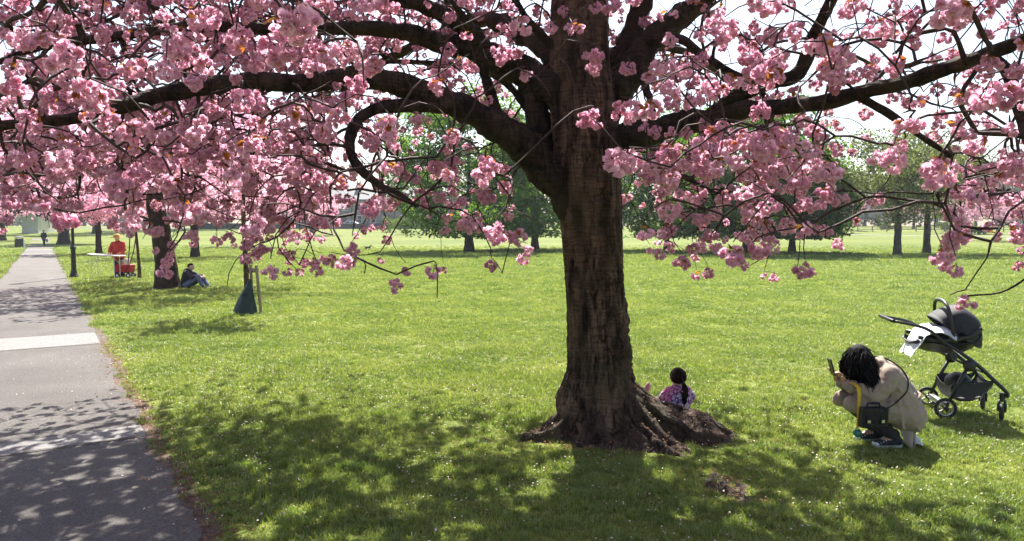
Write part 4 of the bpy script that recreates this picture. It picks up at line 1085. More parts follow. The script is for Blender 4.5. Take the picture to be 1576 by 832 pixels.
def house(name, label, base, rz, w, d, hw, hr, cols, rows, wall, group=None, door=True):
    """Gabled house: wall, roof (> chimney, pots), windows (> pane, sill), door (> panel)."""
    o = empty(name, base, rz, label, 'house', group)
    mb = MB(); x, y = w / 2, d / 2
    V = [(-x, -y, -1), (x, -y, -1), (x, y, -1), (-x, y, -1), (-x, -y, hw), (x, -y, hw), (x, y, hw), (-x, y, hw), (-x, 0, hw + hr), (x, 0, hw + hr)]
    mb.add(V, [(0, 1, 5, 4), (2, 3, 7, 6), (1, 2, 6, 9, 5), (3, 0, 4, 8, 7), (0, 3, 2, 1)]); mb.build('wall', wall, o)
    rb = MB(); e = 0.35; t = 0.14
    for s in (-1, 1):
        sl = hr / y; y1 = s * (y + e); z1 = hw - sl * e
        rb.add([(-x - e, y1, z1), (x + e, y1, z1), (x + e, 0, hw + hr), (-x - e, 0, hw + hr), (-x - e, y1, z1 + t), (x + e, y1, z1 + t), (x + e, 0, hw + hr + t), (-x - e, 0, hw + hr + t)],
               [(0, 1, 2, 3), (4, 5, 6, 7), (0, 1, 5, 4), (0, 3, 7, 4), (1, 2, 6, 5)])
    rf = rb.build('roof', M['slate'], o)
    cb = MB(); cb.box((-x + 0.7, 0, hw + hr + 0.3), (1.0, 0.8, 1.8)); cb.box((-x + 0.7, 0, hw + hr + 1.25), (1.15, 0.95, 0.16))
    for q in (-0.3, 0.3): cb.lathe((-x + 0.7 + q, 0, hw + hr + 1.33), [(0.13, 0), (0.11, 0.5)], 8)
    cb.build('chimney', wall, rf)
    for r in range(rows):
        for c in range(cols):
            wx = -x + w * (c + 0.5) / cols; wz = 1.6 + r * (hw - 0.6) / rows
            if door and r == 0 and c == cols - 1: continue
            f = MB()
            for (cx_, cz_, dx, dz) in [(wx, wz + 0.85, 1.2, .12), (wx, wz - .85, 1.2, .12), (wx - .56, wz, .1, 1.6), (wx + .56, wz, .1, 1.6), (wx, wz, 1.02, .06)]: f.box((cx_, -y - 0.03, cz_), (dx, 0.14, dz))
            fo = f.build('window', M['wood_white'], o)
            MB().box((wx, -y - 0.01, wz), (1.02, 0.06, 1.58)).build('pane', M['window'], fo)
            MB().box((wx, -y - 0.08, wz - 1.0), (1.5, 0.22, 0.14)).build('sill', wall, fo)
    if door:
        wx = -x + w * (cols - 0.5) / cols
        dob = MB().box((wx, -y - 0.03, 1.05), (1.0, 0.12, 2.1)).build('door', M['door'], o)
        MB().box((wx, -y - 0.06, 2.4), (1.1, 0.1, 0.4)).build('fanlight', M['window'], dob)
    return o
b = onground(62, 128); house('white_house', 'bright white rendered house end closing the path', b, 0.1, 2.6, 6, 4.3, 0.7, 1, 0, M['white_wall'], None, False)
for k, (px, lb) in enumerate([(452, 'stone terraced house left of the parked white car'), (516, 'stone terraced house directly behind the parked white car'), (580, 'stone terraced house between white car and broad chestnut'), (644, 'stone terraced house hidden behind the broad chestnut')]):
    house('terraced_house', lb, onground(px, 172), 0.0, 9.4, 8, 6.2, 2.6, 3, 2, M['stone'], 'terraced houses beyond the road')
for k, (px, lb) in enumerate([(1296, 'long low roofed house above the far pale cherries'), (1345, 'long low roofed house behind the left of the paired trees')]):
    house('long_house', lb, onground(px, 190) + Vector((0, 0, 3.2)), 0.0, 9.0, 8, 4.2, 2.2, 3, 1, M['stone'], 'houses on the right skyline')

# road and its low wall
def road():
    V = []; xs = np.linspace(-90, 20, 24)
    for x in xs:
        for y in (151.5, 159): V.append((x, y, gz(x, y) + 0.03))
    i = np.arange(len(xs)) * 2
    tag(obj_np('road', V, np.stack([i, i + 2, i + 3, i + 1], 1), M['asphalt']), 'dark road passing behind the low stone wall', None, None, 'structure')
road()
def low_wall():
    o = empty('boundary_wall', (-37, 149, gz(-37, 149)), 0, 'low dark stone wall between lawn and road', 'wall'); g = np.random.default_rng(8)
    cop = []
    for k in range(46):
        x = -26 + k * 1.15
        MB().box((x, 0, 0.42), (1.13, 0.42 + g.uniform(-.03, .03), 1.1 + g.uniform(-.02, .02))).build('stone_course', M['wall_stone'], o)
        MB().box((x, 0, 1.05 + g.uniform(-.01, .01)), (1.14, 0.55, 0.16)).build('coping_stone', M['wall_stone'], o)
low_wall()

# parked white car, seen over the wall
def car(base):
    o = empty('parked_car', base, 0, 'white hatchback parked beyond the low stone wall', 'car')
    paint = mat('white_car_paint', (0.70, 0.71, 0.73), (0.78, 0.79, 0.80), 3, 0.25)
    prof = [(-2.0, .45), (-2.02, .80), (-1.85, .95), (-1.45, 1.02), (-0.85, 1.42), (0.55, 1.46), (1.25, 1.05), (1.9, .92), (2.05, .72), (2.05, .40)]
    G = np.array([[(x, s * (0.86 - (0.12 if z > 1.1 else 0)), z) for x, z in prof] for s in (-1, 1)])
    mb = MB(); n = len(prof)
    V = G.reshape(-1, 3); Fc = [(i, i + 1, n + i + 1, n + i) for i in range(n - 1)] + [tuple(range(n - 1, -1, -1)), tuple(range(n, 2 * n)), (n - 1, 0, n, 2 * n - 1)]
    mb.add(V, Fc); mb.build('body', paint, o, bevel=0.05)
    for s in (-1, 1):
        w = MB(); w.add([(-1.3, s * .865, 1.04), (-0.8, s * .78, 1.36), (-0.1, s * .775, 1.39), (-0.1, s * .865, 1.04)], [(0, 1, 2, 3)]); w.build('window', M['window'], o)
        w = MB(); w.add([(0.0, s * .865, 1.04), (0.0, s * .775, 1.39), (0.5, s * .78, 1.38), (1.1, s * .865, 1.04)], [(0, 1, 2, 3)]); w.build('window', M['window'], o)
        for x in (-1.28, 1.3):
            t = MB().lathe((x, s * .80, 0.31), [(0.20, -.1), (0.31, -.1), (0.31, .1), (0.2, .1)], 18, 'y').build('wheel', M['rub_black'], o)
            MB().lathe((x, s * .80, 0.31), [(0.05, -.115), (0.19, -.11), (0.19, .11), (0.05, .115)], 14, 'y').build('rim', paint, t)
        MB().box((-2.0, s * .6, .72), (.08, .35, .16)).build('headlight', M['window'], o); MB().box((2.03, s * .65, .78), (.06, .25, .2)).build('tail_light', M['door'], o)
    return o
b = onground(541, 155); b.z += 0.03; car(b)

# far path on the right and thin rail fence
def far_path():
    V = []; ys = []
    xs = np.linspace(30, 120, 30)
    for x in xs:
        y = 122 - 0.28 * (x - 40); V += [(x, y - 1.1, gz(x, y - 1.1) + .02), (x, y + 1.1, gz(x, y + 1.1) + .02)]
    i = np.arange(len(xs)) * 2
    tag(obj_np('far_path', V, np.stack([i, i + 2, i + 3, i + 1], 1), M['concrete']), 'pale path crossing the far right of the lawn', None, None, 'structure')
far_path()
M['timber'] = mat('weathered_timber', (0.20, 0.15, 0.10), (0.33, 0.26, 0.19), 14, 0.85, 0.4, (1, 1, 0.15))
def rail_fence():
    o = empty('rail_fence', onground(1440, 132), 0, 'low timber post and rail fence beyond the far path', 'fence'); b = o.location
    for k in range(16):
        x = -14 + k * 2.6; z = gz(b.x + x, b.y) - b.z
        MB().box((x, 0, z + .5), (.14, .14, 1.1)).build('post', M['timber'], o)
        if k < 15:
            for h in (.45, .85): MB().box((x + 1.3, 0, z + h), (2.46, .05, .11)).build('rail', M['timber'], o)
rail_fence()

# lamp post by the path
def lamp():
    b = gp(114, 427); o = empty('lamp_post', b, 0, 'black cast iron lamp post beside the path', 'lamp post')
    MB().lathe((0, 0, -0.03), [(.17, 0), (.17, .10), (.15, .13), (.11, .22), (.105, .28)], 10).build('plinth', M['cast'], o)
    MB().lathe((0, 0, .25), [(.10, 0), (.088, .05), (.085, .82), (.105, .86), (.105, .92), (.06, .98)], 10).build('lower_column', M['cast'], o)
    MB().lathe((0, 0, 1.22), [(.055, 0), (.05, 2.2), (.07, 2.22), (.07, 2.28), (.045, 2.32), (.04, 2.6)], 10).build('shaft', M['cast'], o)
    MB().tube([(-.28, 0, 3.4), (.28, 0, 3.4)], .018, 6).build('ladder_bar', M['cast'], o)
    l = MB().lathe((0, 0, 3.8), [(.10, 0), (.19, .42), (.22, .44), (.08, .6), (.03, .7)], 6).build('lantern', M['cast'], o)
    MB().lathe((0, 0, 3.83), [(.108, 0), (.19, .36)], 6).build('glass', M['window'], l)
lamp()
def litter_bin():
    b = gp(30, 380.5); o = empty('litter_bin', b, 0, 'black litter bin with pale top left of the path end', 'litter bin')
    MB().lathe((0, 0, 0), [(.34, 0), (.36, .05), (.38, .85), (.36, .88)], 16).build('body', M['cast'], o)
    for a in range(8): MB().box((.38 * math.cos(a * .785), .38 * math.sin(a * .785), .42), (.03, .05, .78)).build('rib', M['cast'], o)
    MB().lathe((0, 0, .95), [(.42, 0), (.42, .06), (.30, .14), (.05, .17)], 16).build('lid', M['concrete'], o)
    for s in (-1, 1): MB().box((s * .3, 0, .92), (.05, .05, .12)).build('lid_support', M['cast'], o)
litter_bin()
def marker():
    o = empty('marker_post', gp(37.5, 383), 0, 'thin pale post just right of the litter bin', 'post')
    MB().box((0, 0, .42), (.09, .09, .9)).build('shaft', M['wood_white'], o); MB().lathe((0, 0, .87), [(.06, 0), (.06, .05), (.02, .1)], 8).build('cap', M['wood_white'], o)
marker()

# watering bag, stakes with crossbar
def stakes():
    o = empty('tree_stakes', gp(400, 482), 0, 'pair of timber tree stakes with crossbar behind the green bag', 'tree stakes'); S = 1138 / gp(400, 482).y
    MB().tube([(0.03, 0, -.05), (-.07, 0.02, 1.06)], [.035, .033], 8).build('stake', M['timber'], o)
    MB().tube([(-.20, .15, -.05), (-.235, .14, 1.08)], [.035, .033], 8).build('stake', M['timber'], o)
    MB().box((-.15, .08, .95), (.26, .03, .10), Matrix.Rotation(-0.4, 3, 'Z')).build('crossbar', M['timber'], o)
    MB().tube([(-.16, .08, .93), (-.2, .0, .9), (-.27, -.02, .9)], .012, 5).build('tie', M['rub_black'], o)
stakes()
M['bag_green'] = mat('dark_green_canvas', (0.006, 0.020, 0.017), (0.014, 0.036, 0.030), 9, 0.55, 0.3)
def water_bag():
    o = empty('watering_bag', gp(376, 482), 0, 'dark green zipped watering bag standing round the sapling', 'watering bag')
    G = []; g = np.random.default_rng(3)
    for t in np.linspace(0, 1, 16):
        row = []
        for a in np.linspace(0, 2 * math.pi, 28, endpoint=False):
            rx = 0.255 * (1 - t) ** 0.85 + 0.03; ry = 0.19 * (1 - t) ** 0.8 + 0.03
            f = 1 + 0.06 * math.sin(7 * a + 4 * t) * math.sin(math.pi * t) + 0.05 * noise.noise(Vector((math.cos(a) * 2, math.sin(a) * 2, t * 3)))
            row.append((rx * f * math.cos(a) + 0.13 * t ** 1.2, ry * f * math.sin(a), 0.72 * t - 0.02 + 0.02 * math.sin(3 * a)))
        G.append(row + [row[0]])
    MB().sheet(G).build('bag', M['bag_green'], o, True)
    MB().tube([(0.02, -.195, .05), (.03, -.15, .25), (.08, -.09, .48), (.125, -.045, .68)], .008, 5).build('zip', M['rub_black'], o)
    MB().box((.06, -.135, .42), (.10, .012, .05), Matrix.Rotation(-.3, 3, 'X')).build('strap', M['rub_black'], o)
    MB().lathe((.145, 0, .69), [(.045, 0), (.05, .03), (.035, .07)], 10).build('collar', M['bag_green'], o)
water_bag()

# trestle table and red wagon
def table():
    b = gp(165, 428); o = empty('folding_table', b, 0, 'white folding table in front of the red-jacketed person', 'table')
    R = Matrix.Rotation(0.06, 3, 'Y')
    MB().box((0, 0, .88), (1.22, .5, .035), R).build('table_top', M['wood_white'], o, bevel=.01)
    for x, y in ((-.45, -.2), (-.45, .2), (.38, -.2), (.38, .2)):
        MB().tube([(x, y, .87 - .03 * x), (x * 1.02, y * 1.05, 0)], .014, 6).build('leg', M['wood_white'], o)
    for y in (-.2, .2): MB().tube([(-.45, y, .55), (-.05, y, .86)], .009, 5).build('brace', M['wood_white'], o); MB().tube([(.38, y, .55), (.02, y, .85)], .009, 5).build('brace', M['wood_white'], o)
    paper = MB().box((-.25, .02, .918), (.32, .22, .012), R); paper.build('papers', M['concrete'], None)
    p = bpy.data.objects['papers']; p.location = b; tag(p, 'pale papers lying on the white folding table', 'papers')
table()
M['red'] = mat('red_canvas', (0.32, 0.012, 0.014), (0.46, 0.03, 0.03), 14, 0.7)
def wagon():
    b = gp(193, 427); o = empty('red_wagon', b, 0.0, 'red pull-along garden wagon behind the white table', 'wagon')
    MB().box((0, 0, .36), (.56, .36, .28), taper=1.06).build('body', M['red'], o, bevel=.015)
    MB().box((0, 0, .20), (.50, .30, .03)).build('chassis', M['cast'], o)
    for x in (-.2, .22):
        for y in (-.19, .19):
            t = MB().lathe((x, y, .095), [(.05, -.03), (.095, -.03), (.095, .03), (.05, .03)], 14, 'y').build('wheel', M['rub_black'], o)
            MB().lathe((x, y, .095), [(.015, -.035), (.05, -.032), (.05, .032), (.015, .035)], 10, 'y').build('hub', M['wood_white'], t)
    h = MB().tube([(.27, 0, .24), (.45, 0, .32), (.62, 0, .40)], .013, 6).build('handle', M['cast'], o); MB().tube([(.62, -.07, .40), (.62, .07, .40)], .016, 6).build('grip', M['rub_black'], h)
    q = MB().box((0, 0, .09), (.17, .2, .18), taper=.97).build('cardboard_box', M['timber'], None, bevel=.004); q.location = b + Vector((-.14, 0, .50)); tag(q, 'brown box riding in the red wagon', 'box')
    q = MB().box((0, 0, .11), (.16, .2, .22), taper=.97).build('white_carton', M['wood_white'], None, bevel=.004); q.location = b + Vector((.08, 0, .50)); tag(q, 'white carton riding in the red wagon', 'box')
wagon()
# ------------------------------------------------------------------ people
def blob(name, prims, voxel, mats, parent, smooth=3, fac=0.5, wrinkle=0.0, wscale=9.0):
    """One continuous skin over tapered capsules (p0, r0, p1, r1[, material index])."""
    mb = MB()
    for p in prims:
        p0, r0, p1, r1 = np.array(p[0], float), p[1], np.array(p[2], float), p[3]
        L = np.linalg.norm(p1 - p0)
        mb.ball(p0, r0, 14, 10); mb.ball(p1, r1, 14, 10)
        if L > 1e-5:
            s = np.linspace(0, 1, max(2, int(L / 0.05)))[:, None]
            mb.tube(p0 + (p1 - p0) * s, r0 + (r1 - r0) * s[:, 0], 14)
    me = bpy.data.meshes.new('tmp'); me.from_pydata(np.concatenate(mb.V).tolist(), [], mb.F); me.update()
    o = bpy.data.objects.new('tmp', me); col.objects.link(o)
    m = o.modifiers.new('r', 'REMESH'); m.mode = 'VOXEL'; m.voxel_size = voxel
    m = o.modifiers.new('s', 'SMOOTH'); m.iterations = smooth; m.factor = fac
    dg = bpy.context.evaluated_depsgraph_get()
    me2 = bpy.data.meshes.new_from_object(o.evaluated_get(dg)); me2.name = name
    bpy.data.objects.remove(o); bpy.data.meshes.remove(me)
    n = len(me2.vertices); V = np.zeros(n * 3, np.float32); me2.vertices.foreach_get('co', V); V = V.reshape(-1, 3)
    if wrinkle:
        me2.calc_loop_triangles(); nn = np.zeros(n * 3, np.float32); me2.vertices.foreach_get('normal', nn); nn = nn.reshape(-1, 3)
        w = np.array([0.9 * (0.35 - abs(noise.noise(Vector((v[0] * wscale * .9 + v[2] * 3, v[1] * wscale * .45, v[2] * wscale * .9 - v[0] * 6)))) * 1.6) + noise.noise(Vector((v[0] * wscale, v[1] * wscale * .5, v[2] * wscale * 1.6))) + .5 * noise.noise(Vector((v[0] * wscale * 2.3, v[1] * wscale, v[2] * wscale * 2.6))) for v in V])
        V = V + nn * (w * wrinkle)[:, None].astype(np.float32); me2.vertices.foreach_set('co', V.ravel())
    me2.materials.clear()
    mats = mats if isinstance(mats, (list, tuple)) else [mats]
    for q in mats: me2.materials.append(q)
    k = len(me2.polygons)
    if len(mats) > 1:
        Cn = np.zeros(k * 3, np.float32); me2.polygons.foreach_get('center', Cn); Cn = Cn.reshape(-1, 3)
        best = np.full(k, 1e9); mi = np.zeros(k, np.int32)
        for p in prims:
            p0, r0, p1, r1 = np.array(p[0], float), p[1], np.array(p[2], float), p[3]; d = p1 - p0; L2 = d @ d + 1e-12
            t = np.clip((Cn - p0) @ d / L2, 0, 1); ds = np.linalg.norm(Cn - (p0 + t[:, None] * d), axis=1) - (r0 + (r1 - r0) * t)
            b = ds < best; best[b] = ds[b]; mi[b] = p[4] if len(p) > 4 else 0
        me2.polygons.foreach_set('material_index', mi)
    me2.polygons.foreach_set('use_smooth', np.ones(k, bool)); me2.update()
    return link(bpy.data.objects.new(name, me2), parent)

def chain(pts, m=0):
    """Capsules through (point, radius) nodes."""
    return [(pts[i][0], pts[i][1], pts[i + 1][0], pts[i + 1][1], m) for i in range(len(pts) - 1)]

def hand_prims(wrist, aim, up, side, size=1.0, curl=0.5, m=0):
    """Palm with four unequal bent fingers and a thumb leaving the side of the palm."""
    w = np.array(wrist, float); a = np.array(aim, float); a /= np.linalg.norm(a); u = np.array(up, float); u -= a * (u @ a); u /= np.linalg.norm(u); s = np.cross(a, u) * side
    out = []
    for k in range(4):
        o = (k - 1.5) * 0.021 * size
        out.append((w + s * o * .6, .014 * size, w + a * .078 * size + s * o, .0115 * size, m))
        L = [.066, .076, .071, .056][k] * size
        p0 = w + a * .08 * size + s * o; d1 = a * math.cos(curl * .6) - u * math.sin(curl * .6); d2 = a * math.cos(curl * 1.5) - u * math.sin(curl * 1.5); d3 = a * math.cos(curl * 2.4) - u * math.sin(curl * 2.4)
        p1 = p0 + d1 * L * .45; p2 = p1 + d2 * L * .32; p3 = p2 + d3 * L * .25
        out += [(p0, .0095 * size, p1, .009 * size, m), (p1, .009 * size, p2, .0082 * size, m), (p2, .0082 * size, p3, .0072 * size, m)]
    t0 = w + a * .022 * size - s * .026 * size; t1 = t0 + (a * .6 - s * .75 - u * .25) * .036 * size; t2 = t1 + (a * .9 - s * .25 - u * .35) * .032 * size
    out += [(w, .015 * size, t0, .014 * size, m), (t0, .013 * size, t1, .0105 * size, m), (t1, .0105 * size, t2, .0085 * size, m)]
    return out

M['skin'] = mat('skin', (0.36, 0.19, 0.12), (0.43, 0.24, 0.16), 20, 0.55)
M['skin_pale'] = mat('pale_skin', (0.52, 0.31, 0.23), (0.60, 0.38, 0.29), 20, 0.55)
M['hair_black'] = mat('black_hair', (0.004, 0.004, 0.005), (0.012, 0.011, 0.011), 60, 0.7, 0.3, (1, 1, .08), spec=0.08)
M['hair_brown'] = mat('dark_brown_hair', (0.010, 0.006, 0.005), (0.028, 0.015, 0.012), 60, 0.75, 0.4, (1, 1, .1), spec=0.06)
M['coat'] = mat('beige_trench_cloth', (0.265, 0.210, 0.160), (0.34, 0.278, 0.218), 7, 0.9, 0.06, bump_scale=140)
M['coat_dark'] = mat('beige_belt_cloth', (0.24, 0.165, 0.135), (0.32, 0.23, 0.19), 9, 0.85, 0.2)
M['trouser_black'] = mat('black_trousers', (0.014, 0.014, 0.017), (0.03, 0.03, 0.034), 18, 0.85)
M['leather_black'] = mat('black_leather', (0.008, 0.008, 0.010), (0.016, 0.016, 0.019), 25, 0.5, 0.3, spec=0.25)
M['canvas_black'] = mat('black_canvas', (0.016, 0.016, 0.020), (0.034, 0.034, 0.04), 40, 0.85)
M['rubber_white'] = mat('off_white_rubber', (0.55, 0.54, 0.51), (0.68, 0.67, 0.63), 20, 0.6)
M['metal'] = mat('brushed_metal', (0.5, 0.5, 0.5), (0.6, 0.6, 0.6), 20, 0.3, metal=1.0)
M['yellow'] = mat('yellow_webbing', (0.55, 0.36, 0.015), (0.66, 0.45, 0.03), 25, 0.7)
M['green_ball'] = mat('glossy_green_plastic', (0.008, 0.085, 0.06), (0.03, 0.20, 0.13), 45, 0.3, lo=.4, hi=.6)
M['phone'] = mat('dark_phone_glass', (0.012, 0.012, 0.015), (0.02, 0.02, 0.024), 6, 0.15)
M['paper'] = mat('white_paper', (0.68, 0.67, 0.64), (0.80, 0.79, 0.77), 12, 0.8, 0.3)
M['jeans'] = mat('blue_denim', (0.06, 0.085, 0.16), (0.15, 0.19, 0.29), 12, 0.85)
M['navy'] = mat('navy_jacket_cloth', (0.008, 0.009, 0.013), (0.02, 0.021, 0.028), 16, 0.7)
M['redjacket'] = mat('red_jacket_cloth', (0.28, 0.022, 0.018), (0.44, 0.045, 0.03), 9, 0.8)
M['straw'] = mat('straw_hat', (0.50, 0.32, 0.09), (0.66, 0.46, 0.16), 40, 0.8)
M['hood'] = mat('charcoal_pram_fabric', (0.012, 0.0135, 0.017), (0.023, 0.025, 0.031), 26, 0.75, 0.04, bump_scale=260)
M['pram_black'] = mat('black_pram_frame', (0.010, 0.010, 0.011), (0.018, 0.018, 0.019), 30, 0.4)
M['mesh'] = mat('grey_basket_mesh', (0.022, 0.022, 0.025), (0.05, 0.05, 0.055), 120, 0.8)
M['blanket'] = mat('pale_blue_blanket', (0.56, 0.60, 0.68), (0.70, 0.73, 0.80), 9, 0.95, 0.08, bump_scale=200)

def floral_mat():
    m = bpy.data.materials.new('purple_floral_cloth'); m.use_nodes = True; nt = m.node_tree; p = nt.nodes['Principled BSDF']; p.inputs['Roughness'].default_value = .85
    tc = nt.nodes.new('ShaderNodeTexCoord'); v = N(nt, 'ShaderNodeTexVoronoi', Scale=75.0); nt.links.new(tc.outputs['Object'], v.inputs['Vector'])
    n = N(nt, 'ShaderNodeTexNoise', Scale=6.0); nt.links.new(tc.outputs['Object'], n.inputs['Vector'])
    r = ramp(nt, v.outputs['Color'], [(.15, (.025, .015, .10)), (.38, (.16, .07, .28)), (.55, (.50, .42, .62)), (.75, (.62, .58, .66)), (.95, (.07, .02, .14))])
    r2 = ramp(nt, v.outputs['Color'], [(.15, (.12, .015, .09)), (.4, (.42, .06, .22)), (.6, (.66, .40, .52)), (.8, (.55, .10, .25)), (.95, (.1, .01, .08))])
    rr = ramp(nt, n.outputs[0], [(.42, (0, 0, 0)), (.6, (1, 1, 1))])
    x = N(nt, 'ShaderNodeMix', data_type='RGBA'); nt.links.new(rr.outputs[0], x.inputs[0]); nt.links.new(r.outputs[0], x.inputs[6]); nt.links.new(r2.outputs[0], x.inputs[7]); nt.links.new(x.outputs[2], p.inputs['Base Color'])
    return m
M['floral'] = floral_mat()

def woman():
    b = Vector((3.22, 6.33, 0.0)); b.z = gz(b.x, b.y)
    o = empty('person', b, 0, 'crouching person in beige coat with long black hair, aiming a phone', 'person')
    # body: one continuous figure, mostly under the clothes
    headc = (-.245, .0, .735)
    B = []
    B += chain([((.17, 0, .30), .13), ((.10, 0, .42), .12), ((.0, 0, .58), .125), ((-.07, 0, .655), .085)])
    B += chain([((-.07, 0, .66), .055), ((-.15, 0, .70), .05), ((-.215, 0, .735), .06)])
    B += [((-.225, 0, .765), .088, (-.265, 0, .71), .072), ((-.30, 0, .672), .034, (-.275, 0, .68), .05), ((-.338, 0, .715), .014, (-.325, 0, .735), .014)]
    for s in (-1, 1):
        sh = (-.03, s * .165, .635); el = (-.165, s * .185, .455); wr = (-.365, s * .055, .545) if s < 0 else (-.385, s * .07, .56)
        B += chain([(sh, .06), (el, .042), (wr, .027)])
        B += hand_prims(wr, (-.38, -s * .15, .85) if s < 0 else (-.30, -s * .2, .85), (.8, 0, .35), -s, 0.95, 0.75)
        hip = (.16, s * .09, .27); kn = (-.315, s * .12, .385); an = (.045 if s < 0 else -.02, s * .10, .09)
        B += chain([(hip, .09), (kn, .042)]); B += chain([(kn, .042), ((-.10, s * .11, .21), .048), (an, .036)])
        B += chain([(an, .035), ((an[0] - .13, s * .10, .035), .028)])
    blob('body', B, .0075, M['skin'], o, 2)
    # trousers
    T = []
    for s in (-1, 1):
        kn = (-.315, s * .12, .385); an = (.045 if s < 0 else -.02, s * .10, .10)
        T += chain([((.16, s * .09, .27), .105), (kn, .05)]); T += chain([(kn, .05), ((-.10, s * .11, .21), .068), (an, .05)])
    blob('trousers', T, .012, M['trouser_black'], o, 3, .5, .004, 14)
    # coat: back, hunched shoulders, sleeves, skirts spread over the thighs
    Cc = []
    Cc += chain([((.185, 0, .29), .155), ((.15, 0, .38), .155), ((.085, 0, .50), .148), ((.01, 0, .60), .14), ((-.05, 0, .665), .10)])
    for s in (-1, 1):
        Cc += [((.17, s * .07, .29), .145, (.05, s * .08, .48), .13), ((.05, s * .08, .50), .125, (-.03, s * .10, .625), .10)]
        el = (-.165, s * .185, .455); wr = (-.34, s * .075, .53)
        Cc += chain([((-.03, s * .145, .63), .088), ((-.10, s * .185, .54), .076), (el, .068), ((-.235, s * .13, .495), .06), (wr, .048)])
        Cc += chain([((.17, s * .085, .27), .15), ((.0, s * .11, .33), .115), ((-.18, s * .115, .365), .095), ((-.325, s * .105, .375), .074)])
        Cc += [((-.20, s * .12, .36), .09, (-.10, s * .12, .25), .06)]
    Cc += [((.20, -.05, .22), .115, (.22, .06, .22), .115)]
    Cc += chain([((-.07, -.06, .70), .052), ((-.10, 0, .70), .056), ((-.07, .06, .70), .052)])
    # cloth folds: skirt pulled from the belt, creased sleeves, back pleat
    for (a, b2, r) in [((.07, -.195, .42), (.20, -.215, .17), .020), ((.02, -.20, .41), (.06, -.225, .20), .018), ((-.05, -.205, .40), (-.08, -.215, .26), .018), ((.14, -.17, .43), (.28, -.15, .20), .020), ((-.13, -.205, .42), (-.22, -.195, .33), .016),
                       ((.10, -.16, .46), (.02, -.215, .52), .018), ((.12, -.13, .52), (.0, -.20, .60), .018), ((.05, -.14, .62), (.17, -.12, .44), .018), ((-.09, -.255, .57), (-.13, -.245, .48), .016), ((-.14, -.25, .52), (-.20, -.22, .44), .014), ((-.22, -.20, .53), (-.20, -.19, .44), .014),
                       ((-.27, -.16, .55), (-.25, -.15, .46), .013)]:
        Cc.append((a, r * 1.15, b2, r * .85))
    blob('coat', Cc, .009, M['coat'], o, 2, .5, .009, 10)
    # coat tail hanging to the ground behind the heels
    G = []
    for t in np.linspace(0, 1, 10):
        w = .085 * (1 - t) ** .7 + .012
        G.append([(.135 + .03 * t + w * (2 * q - 1) * .95, -.13 + .02 * math.sin(7 * q + 3 * t) - .04 * t, .235 - .235 * t + .02 * abs(q - .5)) for q in np.linspace(0, 1, 8)])
    MB().sheet(G, .008).build('coat_tail', M['coat'], o, True)
    # belt with loose knot and lapel collar
    ring = [(.12 + .168 * math.cos(a) * .98, .172 * math.sin(a), .405 + .055 * math.cos(a)) for a in np.linspace(0, 2 * math.pi, 28)]
    MB().tube(ring, .017, 6, False, .45).build('belt', M['coat_dark'], o, True)
    for q in range(2): MB().tube([(.06, -.172, .395), (.0, -.19, .37 - .02 * q), (.09 + .04 * q, -.185, .335)], .011, 6).build('belt_end', M['coat_dark'], o, True)
    for s in (-1, 1): MB().tube([(-.30, s * .095, .51), (-.32, s * .085, .518), (-.342, s * .072, .53)], [.060, .059, .055], 14).build('cuff', M['coat'], o, True)
    # hair: a cap and long locks falling forward over the face
    g = np.random.default_rng(2); H = MB()
    H.ball((-.225, 0, .770), (.098, .095, .102), 20, 14)
    for k in range(760):
        a = g.uniform(0, 2 * math.pi); ph = g.uniform(.05, 1.5)
        n = np.array([math.sin(ph) * math.cos(a), math.sin(ph) * math.sin(a), math.cos(ph)])
        p0 = np.array([-.225, 0, .775]) + n * np.array([.094, .091, .098])
        end = np.array([-.215 + .085 * n[0] + g.normal(0, .022), n[1] * .125 + g.normal(0, .016), .50 + g.uniform(-.02, .10) + .06 * max(0, -n[0])])
        if n[0] > .3: end = end + np.array([.035, 0, .03])
        if n[1] < -.15 and n[0] > -.45 and g.uniform() < .6: end = np.array([-.16 + g.normal(0, .03), -.205 + g.normal(0, .012), .475 + g.uniform(0, .07)])
        m1 = p0 + np.array([n[0] * .035, n[1] * .03, -.07]) + g.normal(0, .008, 3); m2 = (m1 + end) / 2 + np.array([n[0] * .03 - .01, n[1] * .03, 0])
        P, R = smooth_path([p0 - n * .012, p0 + n * .004 + np.array([0, 0, -.012]), m1, m2, end], [.003, .0052, .0056, .0048, .0012], .04)
        H.tube(P, R * g.uniform(.6, 1.25), 4, True, .8)
    for k in range(70):                                # loose flyaway hairs
        a = g.uniform(0, 2 * math.pi); n = np.array([math.cos(a) * .8, math.sin(a), g.uniform(-.1, .8)]); n /= np.linalg.norm(n)
        p0 = np.array([-.225, 0, .775]) + n * .10; e = p0 + n * g.uniform(.02, .05) + np.array([g.normal(0, .03), 0, -g.uniform(.08, .26)])
        H.tube([p0, (p0 + e) / 2 + n * .03, e], [.0022, .0022, .0008], 3)
    H.build('hair', M['hair_black'], o, True)
    # shoes: canvas upper, rubber sole, toe cap and laces
    for s in (-1, 1):
        ax = .045 if s < 0 else -.02; y = s * .10
        U = [((ax + .035, y, .055), .040, (ax - .06, y, .05), .036), ((ax - .06, y, .048), .038, (ax - .15, y, .035), .030), ((ax + .01, y, .07), .045, (ax, y, .115), .046)]
        sh = blob('shoe', U, .007, M['canvas_black'], o, 2)
        G = []
        for z in (.0, .022):
            G.append([(ax - .055 + .128 * math.cos(t), y + (.044 + .004 * math.cos(t)) * math.sin(t), z) for t in np.linspace(0, 2 * math.pi, 26, endpoint=False)])
        mb = MB(); n = 26; V = np.array(G).reshape(-1, 3)
